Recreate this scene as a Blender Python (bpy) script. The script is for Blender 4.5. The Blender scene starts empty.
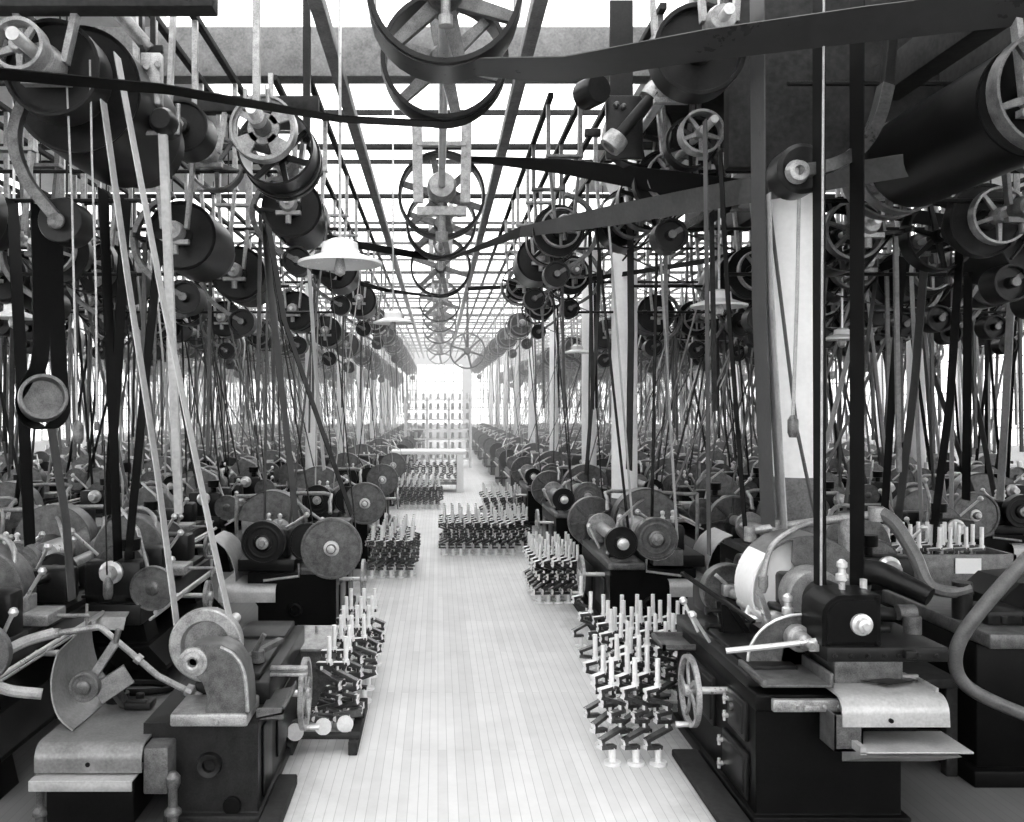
import bpy, bmesh, math, random
from mathutils import Vector, Matrix
R = random.Random(7)
PI = math.pi
SC = bpy.context.scene
COL = SC.collection
HAZE = 0.03
F, HX, HY, EYE = 900.0, 438.0, 405.0, 2.3

# ------------------------------------------------------------------ camera, sky, exposure
cam_d = bpy.data.cameras.new('camera')
cam_d.sensor_width = 36.0
cam_d.lens = F / 1024 * 36
cam_d.shift_x = (512 - HX) / 1024
cam_d.shift_y = -(411 - HY) / 1024
cam_d.clip_end = 300
cam = bpy.data.objects.new('camera', cam_d)
cam.location = (0, 0, EYE)
cam.rotation_euler = (PI / 2, 0, 0)
COL.objects.link(cam)
SC.camera = cam
world = bpy.data.worlds.new('overcast_sky')
SC.world = world
world.use_nodes = True
bgn = world.node_tree.nodes['Background']
bgn.inputs[0].default_value = (1, 1, 1, 1)
bgn.inputs[1].default_value = 3.0
vs = SC.view_settings
vs.view_transform = 'Standard'
vs.look = 'None'
vs.gamma = 1
vs.use_curve_mapping = False
vs.exposure = 0.62
SC.cycles.use_denoising = True
SC.cycles.max_bounces = 6
SC.cycles.diffuse_bounces = 3
SC.cycles.glossy_bounces = 2
SC.cycles.transparent_max_bounces = 12
SC.cycles.volume_bounces = 0
SC.cycles.caustics_reflective = False
SC.cycles.caustics_refractive = False


def P(px, py, Y):
    return Vector(((px - HX) * Y / F, Y, EYE - (py - HY) * Y / F))


# ------------------------------------------------------------------ materials
MATS = {}


def mat(name, g, rough=0.5, metal=0.0, var=0.35, scale=6.0, spec=0.5, edge=0.0):
    m = bpy.data.materials.new(name)
    m.use_nodes = True
    nt = m.node_tree
    b = nt.nodes['Principled BSDF']
    tc = nt.nodes.new('ShaderNodeTexCoord')
    nz = nt.nodes.new('ShaderNodeTexNoise')
    nz.inputs['Scale'].default_value = scale
    nz.inputs['Detail'].default_value = 6
    nz.inputs['Roughness'].default_value = 0.65
    nt.links.new(tc.outputs['Object'], nz.inputs['Vector'])
    cr = nt.nodes.new('ShaderNodeValToRGB')
    fine = nt.nodes.new('ShaderNodeTexNoise')
    fine.inputs['Scale'].default_value = scale * 9
    fine.inputs['Detail'].default_value = 4
    nt.links.new(tc.outputs['Object'], fine.inputs['Vector'])
    mixn = nt.nodes.new('ShaderNodeMix')
    mixn.inputs[0].default_value = 0.4
    nt.links.new(nz.outputs['Fac'], mixn.inputs[2])
    nt.links.new(fine.outputs['Fac'], mixn.inputs[3])
    lo, hi = g * (1 - var), min(1, g * (1 + var))
    cr.color_ramp.elements[0].position = 0.36
    cr.color_ramp.elements[1].position = 0.64
    cr.color_ramp.elements[0].color = (lo, lo, lo, 1)
    cr.color_ramp.elements[1].color = (hi, hi, hi, 1)
    nt.links.new(mixn.outputs[0], cr.inputs[0])
    nt.links.new(cr.outputs[0], b.inputs['Base Color'])
    mr = nt.nodes.new('ShaderNodeMapRange')
    mr.inputs[3].default_value = max(0.05, rough - 0.12)
    mr.inputs[4].default_value = min(1, rough + 0.12)
    nt.links.new(mixn.outputs[0], mr.inputs[0])
    nt.links.new(mr.outputs[0], b.inputs['Roughness'])
    b.inputs['Metallic'].default_value = metal
    if edge:
        bv = nt.nodes.new('ShaderNodeBevel')
        bv.samples = 3
        bv.inputs['Radius'].default_value = edge
        nt.links.new(bv.outputs[0], b.inputs['Normal'])
    b.inputs['Specular IOR Level'].default_value = spec
    MATS[name] = m
    return m


IRON = mat('black_painted_iron', 0.004, 0.38, spec=.1, edge=.012)
IRON2 = mat('oily_dark_iron', 0.012, 0.34, 0.12, spec=.22, edge=.01)
IRON3 = mat('grey_painted_iron', 0.016, 0.4, 0.1, .5, 10, .2, .01)
CAST = mat('grey_cast_iron', 0.115, 0.36, 0.4, 0.55, 16, edge=.01)
CASTL = mat('pale_cast_iron', 0.32, 0.34, 0.4, 0.45, 16, edge=.008)
STEEL = mat('machined_steel', 0.66, 0.3, 0.55, 0.15)
SHEET2 = mat('dull_sheet_metal', 0.2, 0.36, 0.45, 0.3, 7)
HOSE2 = mat('dark_rubber_hose', 0.1, 0.4, 0, 0.35, 12)
CRANKS = mat('ground_steel_journals', .88, .35, .3, .1)
FORGE = mat('dark_forged_steel', .1, .3, .6, .4, edge=.006)
SHEET = mat('sheet_metal', 0.46, 0.38, 0.45, 0.2, 7)
BELT = mat('dark_leather', 0.006, 0.5, 0, 0.4, 4, .08)
BELTM = mat('brown_leather', 0.055, 0.5, 0, 0.35, 4)
BELTP = mat('pale_leather', 0.4, 0.5, 0, 0.25, 4)
BELTS = mat('glossy_leather', 0.03, 0.3, 0, 0.2, 1.5, .5)
TIMB = mat('dark_timber', 0.025, 0.7, 0, 0.5, 3, .15)
TIMBL = mat('worn_timber', 0.16, 0.7, 0, 0.4, 5)
PAINT = mat('white_paint', 0.85, 0.6, 0, 0.06, 3)
WALLM = mat('whitewash', 0.7, 0.8, 0, 0.1, 2)
ENAM = mat('white_enamel', 0.85, 0.25, 0, 0.05)
HOSE = mat('canvas_hose', 0.35, 0.6, 0, 0.3, 12)
PAPER = mat('paper', 0.9, 0.8, 0, 0.03)
BRICK = mat('dark_column_paint', 0.12, 0.6, 0, 0.5, 8)


def floor_mat():
    m = bpy.data.materials.new('maple_floor')
    m.use_nodes = True
    nt = m.node_tree
    N, L = nt.nodes, nt.links
    b = N['Principled BSDF']
    geo = N.new('ShaderNodeTexCoord')
    mp = N.new('ShaderNodeMapping')
    mp.inputs['Rotation'].default_value = (0, 0, PI / 2)
    L.new(geo.outputs['Object'], mp.inputs['Vector'])
    br = N.new('ShaderNodeTexBrick')
    br.inputs['Scale'].default_value = 1.0
    br.inputs['Brick Width'].default_value = 2.4
    br.inputs['Row Height'].default_value = 0.058
    br.inputs['Mortar Size'].default_value = 0.0022
    br.inputs['Mortar Smooth'].default_value = 0.4
    br.inputs['Color1'].default_value = (.61, .61, .61, 1)
    br.inputs['Color2'].default_value = (.69, .69, .69, 1)
    br.inputs['Mortar'].default_value = (.42, .42, .42, 1)
    L.new(mp.outputs[0], br.inputs['Vector'])
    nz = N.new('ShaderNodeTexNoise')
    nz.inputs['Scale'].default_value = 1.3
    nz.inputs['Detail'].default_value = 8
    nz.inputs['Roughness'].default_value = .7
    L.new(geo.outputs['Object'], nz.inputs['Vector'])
    # boards darken sideways to where the machines stand, the trodden aisle stays pale
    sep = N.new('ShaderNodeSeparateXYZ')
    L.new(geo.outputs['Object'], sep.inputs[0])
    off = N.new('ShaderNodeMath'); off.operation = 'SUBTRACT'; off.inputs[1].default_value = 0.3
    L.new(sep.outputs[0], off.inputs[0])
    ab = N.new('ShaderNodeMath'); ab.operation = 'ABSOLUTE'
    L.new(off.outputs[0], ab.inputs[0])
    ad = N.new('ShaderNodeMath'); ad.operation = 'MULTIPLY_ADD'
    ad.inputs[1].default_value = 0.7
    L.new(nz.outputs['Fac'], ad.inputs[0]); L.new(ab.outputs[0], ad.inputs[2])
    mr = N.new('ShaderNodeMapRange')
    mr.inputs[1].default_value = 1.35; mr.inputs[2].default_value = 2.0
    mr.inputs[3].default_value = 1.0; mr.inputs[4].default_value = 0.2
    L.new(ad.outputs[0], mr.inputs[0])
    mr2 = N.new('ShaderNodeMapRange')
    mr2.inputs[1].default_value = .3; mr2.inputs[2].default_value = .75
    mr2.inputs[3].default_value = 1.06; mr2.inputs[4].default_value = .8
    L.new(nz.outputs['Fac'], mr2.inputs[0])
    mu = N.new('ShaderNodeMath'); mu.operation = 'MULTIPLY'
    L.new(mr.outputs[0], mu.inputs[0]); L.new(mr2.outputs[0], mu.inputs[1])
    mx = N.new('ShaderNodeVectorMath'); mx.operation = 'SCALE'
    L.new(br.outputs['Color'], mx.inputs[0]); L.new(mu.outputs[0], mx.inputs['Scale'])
    L.new(mx.outputs[0], b.inputs['Base Color'])
    b.inputs['Roughness'].default_value = .55
    return m


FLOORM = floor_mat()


def glass_mat():
    m = bpy.data.materials.new('frosted_window_glass')
    m.use_nodes = True
    nt = m.node_tree
    N, L = nt.nodes, nt.links
    N.remove(N['Principled BSDF'])
    out = N['Material Output']
    t = N.new('ShaderNodeBsdfTransparent')
    t.inputs[0].default_value = (.95, .95, .95, 1)
    tr = N.new('ShaderNodeBsdfTranslucent')
    tr.inputs[0].default_value = (.9, .9, .9, 1)
    mx = N.new('ShaderNodeMixShader')
    mx.inputs[0].default_value = .15
    L.new(t.outputs[0], mx.inputs[1]); L.new(tr.outputs[0], mx.inputs[2])
    L.new(mx.outputs[0], out.inputs['Surface'])
    return m


GLASS = glass_mat()


# ------------------------------------------------------------------ mesh builder
def perp(ax):
    ax = Vector(ax).normalized()
    h = Vector((0, 0, 1)) if abs(ax.z) < 0.9 else Vector((1, 0, 0))
    u = ax.cross(h).normalized()
    v = ax.cross(u).normalized()
    return ax, u, v


class MB:
    def __init__(s):
        s.v, s.f, s.mk = [], [], []

    def use(s, i):
        s.mk.append((len(s.f), i))
        return s

    def add(s, vs, fs):
        b = len(s.v)
        s.v += [Vector(a) for a in vs]
        s.f += [tuple(b + i for i in q) for q in fs]
        return s

    def box(s, lo, hi, ch=0.0, M=None):
        """chamfered box between two corners"""
        lo, hi = Vector(lo), Vector(hi)
        lo, hi = Vector([min(a, b) for a, b in zip(lo, hi)]), Vector([max(a, b) for a, b in zip(lo, hi)])
        c, d = (lo + hi) / 2, (hi - lo) / 2
        ch = min(ch, min(d) * 0.6)
        if ch <= 0:
            vs = [c + Vector((x * d.x, y * d.y, z * d.z)) for x in (-1, 1) for y in (-1, 1) for z in (-1, 1)]
            fs = [(0, 1, 3, 2), (4, 6, 7, 5), (0, 4, 5, 1), (2, 3, 7, 6), (0, 2, 6, 4), (1, 5, 7, 3)]
        else:
            bm = bmesh.new()
            bmesh.ops.create_cube(bm, size=1)
            for q in bm.verts:
                q.co = Vector((q.co.x * 2 * d.x, q.co.y * 2 * d.y, q.co.z * 2 * d.z))
            bmesh.ops.bevel(bm, geom=bm.edges[:], offset=ch, segments=2, profile=.5, affect='EDGES')
            bm.verts.index_update()
            vs = [c + q.co for q in bm.verts]
            fs = [tuple(q.index for q in f.verts) for f in bm.faces]
            bm.free()
        if M is not None:
            vs = [M @ q for q in vs]
        return s.add(vs, fs)

    def bar(s, p0, p1, w, h, up=(0, 0, 1), w2=None, h2=None):
        p0, p1 = Vector(p0), Vector(p1)
        a = (p1 - p0).normalized()
        up = Vector(up)
        if abs(a.dot(up)) > .95:
            up = Vector((0, 1, 0))
        x = a.cross(up).normalized()
        z = x.cross(a).normalized()
        w2, h2 = w if w2 is None else w2, h if h2 is None else h2
        vs = [p0 + x * i * w / 2 + z * j * h / 2 for i, j in ((-1, -1), (1, -1), (1, 1), (-1, 1))]
        vs += [p1 + x * i * w2 / 2 + z * j * h2 / 2 for i, j in ((-1, -1), (1, -1), (1, 1), (-1, 1))]
        return s.add(vs, [(3, 2, 1, 0), (4, 5, 6, 7), (0, 1, 5, 4), (1, 2, 6, 5), (2, 3, 7, 6), (3, 0, 4, 7)])

    def lathe(s, o, ax, prof, n=20, closed=False, a0=0.0, a1=None):
        o = Vector(o)
        ax, u, v = perp(ax)
        full = a1 is None
        a1 = 2 * PI if full else a1
        m = n if full else n + 1
        rings = []
        for r, h in prof:
            if r < 1e-6:
                rings.append([len(s.v)])
                s.v.append(o + ax * h)
            else:
                st = len(s.v)
                for i in range(m):
                    t = a0 + (a1 - a0) * i / n
                    s.v.append(o + ax * h + (u * math.cos(t) + v * math.sin(t)) * r)
                rings.append(list(range(st, st + m)))
        pairs = list(zip(rings[:-1], rings[1:])) + ([(rings[-1], rings[0])] if closed else [])
        for A, B in pairs:
            for i in range(n):
                j = (i + 1) % m
                if len(A) == 1 and len(B) == 1:
                    continue
                if len(A) == 1:
                    s.f.append((A[0], B[j], B[i]))
                elif len(B) == 1:
                    s.f.append((A[i], A[j], B[0]))
                else:
                    s.f.append((A[i], A[j], B[j], B[i]))
        return s

    def cyl(s, p0, p1, r, r2=None, n=16):
        p0, p1 = Vector(p0), Vector(p1)
        r2 = r if r2 is None else r2
        L = (p1 - p0).length
        return s.lathe(p0, p1 - p0, [(0, 0), (r, 0), (r2, L), (0, L)], n)

    def tube(s, pts, r, n=8, smooth=0, r2=None):
        pts = [Vector(p) for p in pts]
        if smooth:
            pts = catmull(pts, smooth)
        m = len(pts)
        prev = None
        st = len(s.v)
        for i, p in enumerate(pts):
            t = (pts[min(i + 1, m - 1)] - pts[max(i - 1, 0)]).normalized()
            if prev is None:
                _, u, w = perp(t)
            else:
                u = (prev - t * prev.dot(t)).normalized()
                w = t.cross(u)
            prev = u
            rr = r if r2 is None else r + (r2 - r) * i / (m - 1)
            for k in range(n):
                a = 2 * PI * k / n
                s.v.append(p + (u * math.cos(a) + w * math.sin(a)) * rr)
        for i in range(m - 1):
            for k in range(n):
                a, b = st + i * n + k, st + i * n + (k + 1) % n
                s.f.append((a, b, b + n, a + n))
        s.f.append(tuple(st + k for k in reversed(range(n))))
        s.f.append(tuple(st + (m - 1) * n + k for k in range(n)))
        return s

    def prism(s, poly, plane, a, b):
        """polygon in a plane ('xz','yz','xy') pushed from a to b along the third axis"""
        n = len(poly)
        mk = {'xz': lambda p, t: (p[0], t, p[1]), 'yz': lambda p, t: (t, p[0], p[1]), 'xy': lambda p, t: (p[0], p[1], t)}[plane]
        vs = [mk(p, a) for p in poly] + [mk(p, b) for p in poly]
        fs = [tuple(range(n)), tuple(reversed(range(n, 2 * n)))]
        fs += [((i + 1) % n, i, n + i, n + (i + 1) % n) for i in range(n)]
        return s.add(vs, fs)

    def ribbon(s, pts, wv, th=0.006, smooth=0):
        """flat strip through pts; wv one width vector or one per point"""
        pts = [Vector(p) for p in pts]
        wvs = [Vector(w) for w in wv] if isinstance(wv, list) else [Vector(wv)] * len(pts)
        if smooth:
            wvs = catmull(wvs, smooth)
            pts = catmull(pts, smooth)
        m = len(pts)
        st = len(s.v)
        for i, p in enumerate(pts):
            t = (pts[min(i + 1, m - 1)] - pts[max(i - 1, 0)]).normalized()
            w = wvs[i] / 2
            nn = t.cross(w).normalized() * th / 2
            s.v += [p - w - nn, p + w - nn, p + w + nn, p - w + nn]
        for i in range(m - 1):
            for k in range(4):
                a, b = st + i * 4 + k, st + i * 4 + (k + 1) % 4
                s.f.append((a, b, b + 4, a + 4))
        s.f.append((st + 3, st + 2, st + 1, st))
        e = st + (m - 1) * 4
        s.f.append((e, e + 1, e + 2, e + 3))
        return s

    def wheel(s, o, ax, r, w, ns=6, rim=0.02, hub=None, hubw=None, sp=0.03, spt=0.012, n=36, crown=0.0, curve=0.0, two=False):
        o = Vector(o)
        A, u, v = perp(ax)
        hub = hub or r * .2
        hubw = hubw or w * 1.1
        if two:
            s.use(0)
        s.lathe(o, A, [(r, -w / 2), (r + crown, 0), (r, w / 2), (r - rim, w / 2), (r - rim, -w / 2)], n, closed=True)
        if two:
            s.use(1)
        s.lathe(o, A, [(0, -hubw / 2), (hub * .8, -hubw / 2), (hub, -hubw * .35), (hub, hubw * .35), (hub * .8, hubw / 2), (0, hubw / 2)], 16)
        for k in range(ns):
            a = 2 * PI * k / ns + .3
            d = u * math.cos(a) + v * math.sin(a)
            if curve:
                a2 = a + curve
                d2 = u * math.cos(a2) + v * math.sin(a2)
                mid = (d + d2).normalized() * r * .55
                s.bar(o + d * hub * .8, o + mid, sp, spt, A)
                s.bar(o + mid, o + d2 * (r - rim * .5), sp, spt, A)
            else:
                s.bar(o + d * hub * .8, o + d * (r - rim * .5), sp, spt, A, sp * .7, spt)
        return s

    def disc(s, o, ax, r, w, rim=0.02, web=0.35, hub=None, n=36, hubw=None):
        """solid webbed pulley: raised rim, thin web, hub"""
        hub = hub or r * .28
        hubw = hubw or w * 1.3
        t = w * web / 2
        pr = [(0, -hubw / 2), (hub * .7, -hubw / 2), (hub, -hubw / 2 + hub * .2), (hub * 1.05, -t), (r - rim, -t), (r - rim, -w / 2), (r, -w / 2),
              (r, w / 2), (r - rim, w / 2), (r - rim, t), (hub * 1.05, t), (hub, hubw / 2 - hub * .2), (hub * .7, hubw / 2), (0, hubw / 2)]
        return s.lathe(o, ax, pr, n)

    def build(s, name, m, parent=None, M=None):
        off = parent.location if parent is not None else Vector((0, 0, 0))
        if parent is not None and parent.parent is not None:
            off = parent.location + parent.parent.location
        me = bpy.data.meshes.new(name)
        vs = s.v if M is None else [M @ q for q in s.v]
        me.from_pydata([tuple(q - off) for q in vs], [], s.f)
        bm = bmesh.new()
        bm.from_mesh(me)
        bmesh.ops.recalc_face_normals(bm, faces=bm.faces[:])
        bm.to_mesh(me)
        bm.free()
        for p in me.polygons:
            p.use_smooth = True
        me.set_sharp_from_angle(angle=0.6)
        for q in (m if isinstance(m, (list, tuple)) else [m]):
            me.materials.append(q)
        for k, (f0, i) in enumerate(s.mk):
            f1 = s.mk[k + 1][0] if k + 1 < len(s.mk) else len(s.f)
            for p in range(f0, f1):
                me.polygons[p].material_index = i
        o = bpy.data.objects.new(name, me)
        COL.objects.link(o)
        if parent is not None:
            o.parent = parent
        return o


def catmull(p, n):
    out = []
    m = len(p)
    for i in range(m - 1):
        a, b, c, d = p[max(i - 1, 0)], p[i], p[i + 1], p[min(i + 2, m - 1)]
        for k in range(n):
            t = k / n
            out.append(0.5 * ((2 * b) + (c - a) * t + (2 * a - 5 * b + 4 * c - d) * t * t + (3 * b - a - 3 * c + d) * t ** 3))
    out.append(p[-1])
    return out


def arc(cx, cy, r, a0, a1, n):
    return [(cx + r * math.cos(math.radians(a0 + (a1 - a0) * i / n)), cy + r * math.sin(math.radians(a0 + (a1 - a0) * i / n))) for i in range(n + 1)]


def tag(o, label, cat, group=None):
    o['label'] = label
    o['category'] = cat
    if group:
        o['group'] = group
    return o


def struct(o):
    o['kind'] = 'structure'
    return o


def thing(name, label, cat, loc=(0, 0, 0), group=None):
    o = bpy.data.objects.new(name, None)
    o.empty_display_size = .1
    COL.objects.link(o)
    o.location = loc
    return tag(o, label, cat, group)


KIDS = {}


def freeze():
    KIDS.clear()
    for o in bpy.data.objects:
        if o.parent:
            KIDS.setdefault(o.parent.name, []).append(o)


def dup(root, loc, label, group=None):
    r = root.copy()
    COL.objects.link(r)
    r.location = loc
    r['label'] = label
    if group:
        r['group'] = group
    elif 'group' in r:
        del r['group']
    for ch in KIDS.get(root.name, []):
        c = ch.copy()
        COL.objects.link(c)
        c.parent = r
        for g in KIDS.get(ch.name, []):
            d = g.copy()
            COL.objects.link(d)
            d.parent = c
    return r


# ------------------------------------------------------------------ the hall
ROOF = 6.9
XL, XR, YF, YB = -15.0, 19.0, -3.0, 62.0
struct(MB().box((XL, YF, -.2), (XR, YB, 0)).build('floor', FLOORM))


def window_wall(name, axis, c, a0, a1, nstart):
    """a long wall of big windows between piers; axis 'x' = wall at x=c running along y"""
    def bx(m, s0, s1, z0, z1, t0=-.15, t1=.15):
        if axis == 'x':
            m.box((c + t0, s0, z0), (c + t1, s1, z1))
        else:
            m.box((s0, c + t0, z0), (s1, c + t1, z1))
    m = MB()
    bx(m, a0, a1, 0, .95)
    bx(m, a0, a1, 5.1, ROOF)
    n = max(1, round((a1 - a0) / 5.7))
    st = (a1 - a0) / n
    for i in range(n + 1):
        s = a0 + i * st
        bx(m, max(a0, s - .3), min(a1, s + .3), .9, 5.15)
    struct(m.build(name, WALLM))
    for i in range(n):
        s0, s1 = a0 + i * st + .3, a0 + (i + 1) * st - .3
        f = MB()
        for k in range(9):
            q = s0 + (s1 - s0) * k / 8
            bx(f, q - .02, q + .02, .95, 5.1, -.03, .03)
        for k in range(8):
            q = .95 + 4.15 * k / 7
            bx(f, s0, s1, q - .02, q + .02, -.03, .03)
        w = struct(f.build('window_%d' % (nstart + i), TIMBL))
        g = MB()
        bx(g, s0, s1, .95, 5.1, -.004, .004)
        p = g.build('pane', GLASS)
        p.parent = w
    return nstart + n


wn = window_wall('wall_left', 'x', XL, YF, YB, 1)
wn = window_wall('wall_right', 'x', XR, YF, YB, wn)
wn = window_wall('wall_far', 'y', YB, XL, XR, wn)
wn = window_wall('wall_near', 'y', YF, XL, XR, wn)

# roof: glazed over the aisle bay, boarded with narrow glazed slots over the side bays
m = MB()
for x0, x1 in ((-15.1, -13), (-12.4, -9.2), (-8.6, -3.3), (2.9, 7.6), (8.2, 13), (13.6, 19.1)):
    m.box((x0, YF, ROOF), (x1, 19.5, ROOF + .12))
struct(m.build('ceiling', WALLM))
m = MB()
k = YF
while k < YB:
    m.box((XL, k - .02, ROOF - .06), (XR, k + .02, ROOF + .02))
    k += 2.85
struct(m.build('trim_1', TIMB))
struct(MB().box((XL, YF, ROOF + .13), (XR, YB, ROOF + .14)).build('window_%d' % wn, GLASS))
BY = [3.5 + 2.85 * i for i in range(20)]
for i, y in enumerate(BY):
    big = i == 2
    h = .4 if big else .07
    struct(MB().box((XL, y - (.12 if big else .04), 5.72 - (.1 if big else 0)), (XR, y + (.12 if big else .04), 5.72 + h), .01).build('trim_%d' % (i + 2), TIMBL if big else TIMB))
tn = len(BY) + 2
# stringers in bolted lengths, a pair above the aisle and a pair above every line of countershafts
RAILS = [(-.98, TIMBL), (.82, TIMBL)]
for cx in (1.35, -1.45, -2.2, -3.6, -4.9, -6.2, -8.3, -10.4, 2.0, 3.45, 4.3, 5.3, 6.5, 8.6, 10.6, 12.6):
    RAILS += [(cx - .17, TIMB), (cx + .17, TIMB)]
for sx, mt in RAILS:
    struct(MB().box((sx - (.03 if abs(sx) > 1 else .06), (9.4 if 0 < sx < 1.6 else 8.9 if -1.7 < sx < 0 else 7.3) if abs(sx) > 1 else 2, 5.51), (sx + (.03 if abs(sx) > 1 else .06), YB, 5.57 if abs(sx) > 1 else 5.63), .01).build('trim_%d' % tn, mt))
    tn += 1
# heavy dark timbers and boarding over the column bay, close to the camera
for (lo, hi) in (((3.15, 4.6, 4.5), (3.33, 11.5, 4.74)), ((3.62, 4.6, 4.46), (3.78, 11.5, 4.7)), ((2.1, 6.5, 4.02), (3.75, 6.62, 5.35)), ((1.75, 6.9, 4.95), (3.75, 9.3, 5.0)), ((-2.6, 4.78, 4.42), (-1.2, 4.92, 4.56)), ((-2.6, 7.5, 4.75), (-1.0, 7.6, 4.88))):
    struct(MB().box(lo, hi, .008).build('trim_%d' % tn, TIMB))
    tn += 1
for s_, xa, xb in ((-1, -7.5, -1.05), (1, 1.55, 9.5)):
    for y, z, xo in ((6.3, 4.55, .9), (7.05, 3.9, 1.2), (7.9, 4.35, .3), (8.6, 3.55, 1.2), (9.7, 4.2, 0), (10.6, 3.7, .7), (11.5, 4.3, 0), (12.6, 3.6, .4), (13.9, 4.2, 0)):
        a_, b_ = (xa, xb - xo) if s_ < 0 else (xa + xo, xb)
        q = MB().cyl((a_, y, z), (b_, y, z), .018, n=8)
        for k in range(4):
            xx = a_ + (b_ - a_) * (k + .5) / 4
            q.cyl((xx, y, z), (xx, y, 5.75), .008, n=6).cyl((xx - .03, y, z), (xx + .03, y, z), .028, n=8)
        struct(q.build('trim_%d' % tn, IRON2))
        tn += 1
m = MB()
for x, y in ((3.24, 5.0), (3.24, 9.2), (3.7, 5.0), (3.7, 9.2), (2.4, 6.56), (3.7, 6.56)):
    m.box((x - .03, y - .03, 4.4), (x + .03, y + .03, 5.75))
for x, y in ((-2.5, 4.85), (-1.3, 4.85), (-2.5, 7.55), (-1.1, 7.55)):
    m.box((x - .03, y - .03, 4.5), (x + .03, y + .03, 5.75))
struct(m.build('trim_%d' % tn, IRON2))
# columns
def column(x, y, r, wz=1.0):
    t = struct(MB().cyl((x, y, .5), (x, y, 5.7), r, n=28).build('column', PAINT))
    b = MB().cyl((x, y, 0), (x, y, wz), r + .012, n=28).cyl((x, y, 0), (x, y, .12), r + .09, n=28)
    q = b.build('base_wrap', BRICK)
    q.parent = t
    c = MB().box((x - r - .12, y - r - .12, 5.45), (x + r + .12, y + r + .12, 5.62), .02).lathe((x, y, 5.2), (0, 0, 1), [(r, 0), (r + .1, .27), (0, .27)], 24)
    q = c.build('capital', PAINT)
    q.parent = t


column(2.76, 6.95, .175, 1.75)
column(2.62, 12.65, .18)
column(3.08, 18.35, .15)
for i in range(6):
    column(3.1, 24.05 + 5.7 * i, .12)
for i in range(1, 8):
    column(-2.55, 12.4 + 5.7 * i, .12)
for i in range(7):
    column(9.75, 12.65 + 5.7 * i, .18)

# dusty air, thickest far down the hall
def haze(name, y0, y1, d):
    m = bpy.data.materials.new(name)
    m.use_nodes = True
    nt = m.node_tree
    nt.nodes.remove(nt.nodes['Principled BSDF'])
    v = nt.nodes.new('ShaderNodeVolumeScatter')
    v.inputs['Density'].default_value = d
    v.inputs['Anisotropy'].default_value = .2
    nt.links.new(v.outputs[0], nt.nodes['Material Output'].inputs['Volume'])
    o = MB().box((XL + .2, y0, .02), (XR - .2, y1, ROOF - .15)).build(name, m)
    o['kind'] = 'stuff'
    tag(o, 'pale dusty haze filling the far end of the hall', 'haze')


haze('haze', 17, YB - .3, HAZE)
# ------------------------------------------------------------------ line shaft above the aisle
SX, SZ = 0.045, 4.89
ls = thing('line_shaft', 'long overhead line shaft with big spoked pulleys running above the aisle', 'line shaft', (SX, 5.8, SZ))
MB().cyl((SX, 4.9, SZ), (SX, 60, SZ), .04).build('shaft', STEEL, ls)


def hanger(y, parent, x=SX, z=SZ, top=5.72, s=1.0, mt=CASTL):
    m = MB()
    for k in (-1, 1):
        m.bar((x + k * .17 * s, y, top), (x + k * .16 * s, y, z - .1 * s), .035 * s, .07 * s, (1, 0, 0))
        m.cyl((x + k * .12 * s, y - .02, z - .17 * s), (x + k * .12 * s, y + .02, z - .17 * s), .03 * s, n=10)
    m.box((x - .21 * s, y - .05, top - .03), (x + .21 * s, y + .05, top), .005)
    m.bar((x - .17 * s, y, z - .16 * s), (x + .17 * s, y, z - .16 * s), .07 * s, .06 * s)
    m.bar((x - .17 * s, y, z + .3 * s), (x + .17 * s, y, z + .3 * s), .05 * s, .03 * s)
    m.lathe((x, y - .11 * s, z), (0, 1, 0), [(.045, 0), (.085 * s, 0), (.1 * s, .05 * s), (.1 * s, .17 * s), (.085 * s, .22 * s), (.045, .22 * s)], 16)
    m.cyl((x, y, z - .1 * s), (x, y, z - .3 * s), .03 * s, n=10)
    m.cyl((x, y, z - .3 * s), (x, y, z - .36 * s), .045 * s, n=10)
    return m.build('hanger', mt, parent)


hanger(10.75, ls, s=1.75)
for y in (5.3, BY[4], BY[5], BY[6], BY[8], BY[10], BY[12]):
    hanger(y, ls)
PUL = [(5.72, .485, .36, IRON2), (6.78, .47, .26, IRON2), (11.15, .535, .26, IRON2), (12.9, .5, .26, IRON2), (16.9, .56, .3, IRON2), (22.6, .52, .3, IRON2), (26, .5, .3, IRON2), (30, .56, .3, IRON2), (36, .6, .3, IRON2), (44, .6, .3, IRON2)]
for y, r, w, mt in PUL:
    MB().wheel((SX, y, SZ), (0, 1, 0), r, w, 6, .034, .11, w * .8, .1, .05, 48, .008, 0, True).build('spoked_pulley', [mt, CAST], ls)
MB().wheel((.9, 27.5, 3.95), (0, 1, 0), .55, .25, 6, .04, .12, .3, .07, .05, 36).build('spoked_pulley', CAST, ls)
MB().bar((.9, 27.5, 3.9), (.9, 27.5, 5.7), .08, .08).build('hanger', IRON2, ls)

# ------------------------------------------------------------------ prototypes: countershafts
CSHAFTS = {}


def idler(par, x, z, y, s, L=.75, drop=.55):
    """curved tension arm with a roller; swings out to side s and down"""
    pts = [(x + s * .02, y, z + .32), (x + s * .24, y, z + .2), (x + s * .36, y, z - .06), (x + s * .26, y, z - .32), (x - s * .08, y, z - drop)]
    MB().ribbon([Vector(p) for p in pts], (0, .07, 0), .045, 5).build('idler_arm', CAST, par)
    e = pts[-1]
    o = MB().disc((e[0], y + .02, e[2]), (0, 1, 0), .14, .2, .02, .5, n=24).build('idler_roller', IRON2, par)
    MB().cyl((e[0], y - .09, e[2]), (e[0], y - .12, e[2]), .035, n=12).build('roller_cap', CAST, o)


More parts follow.
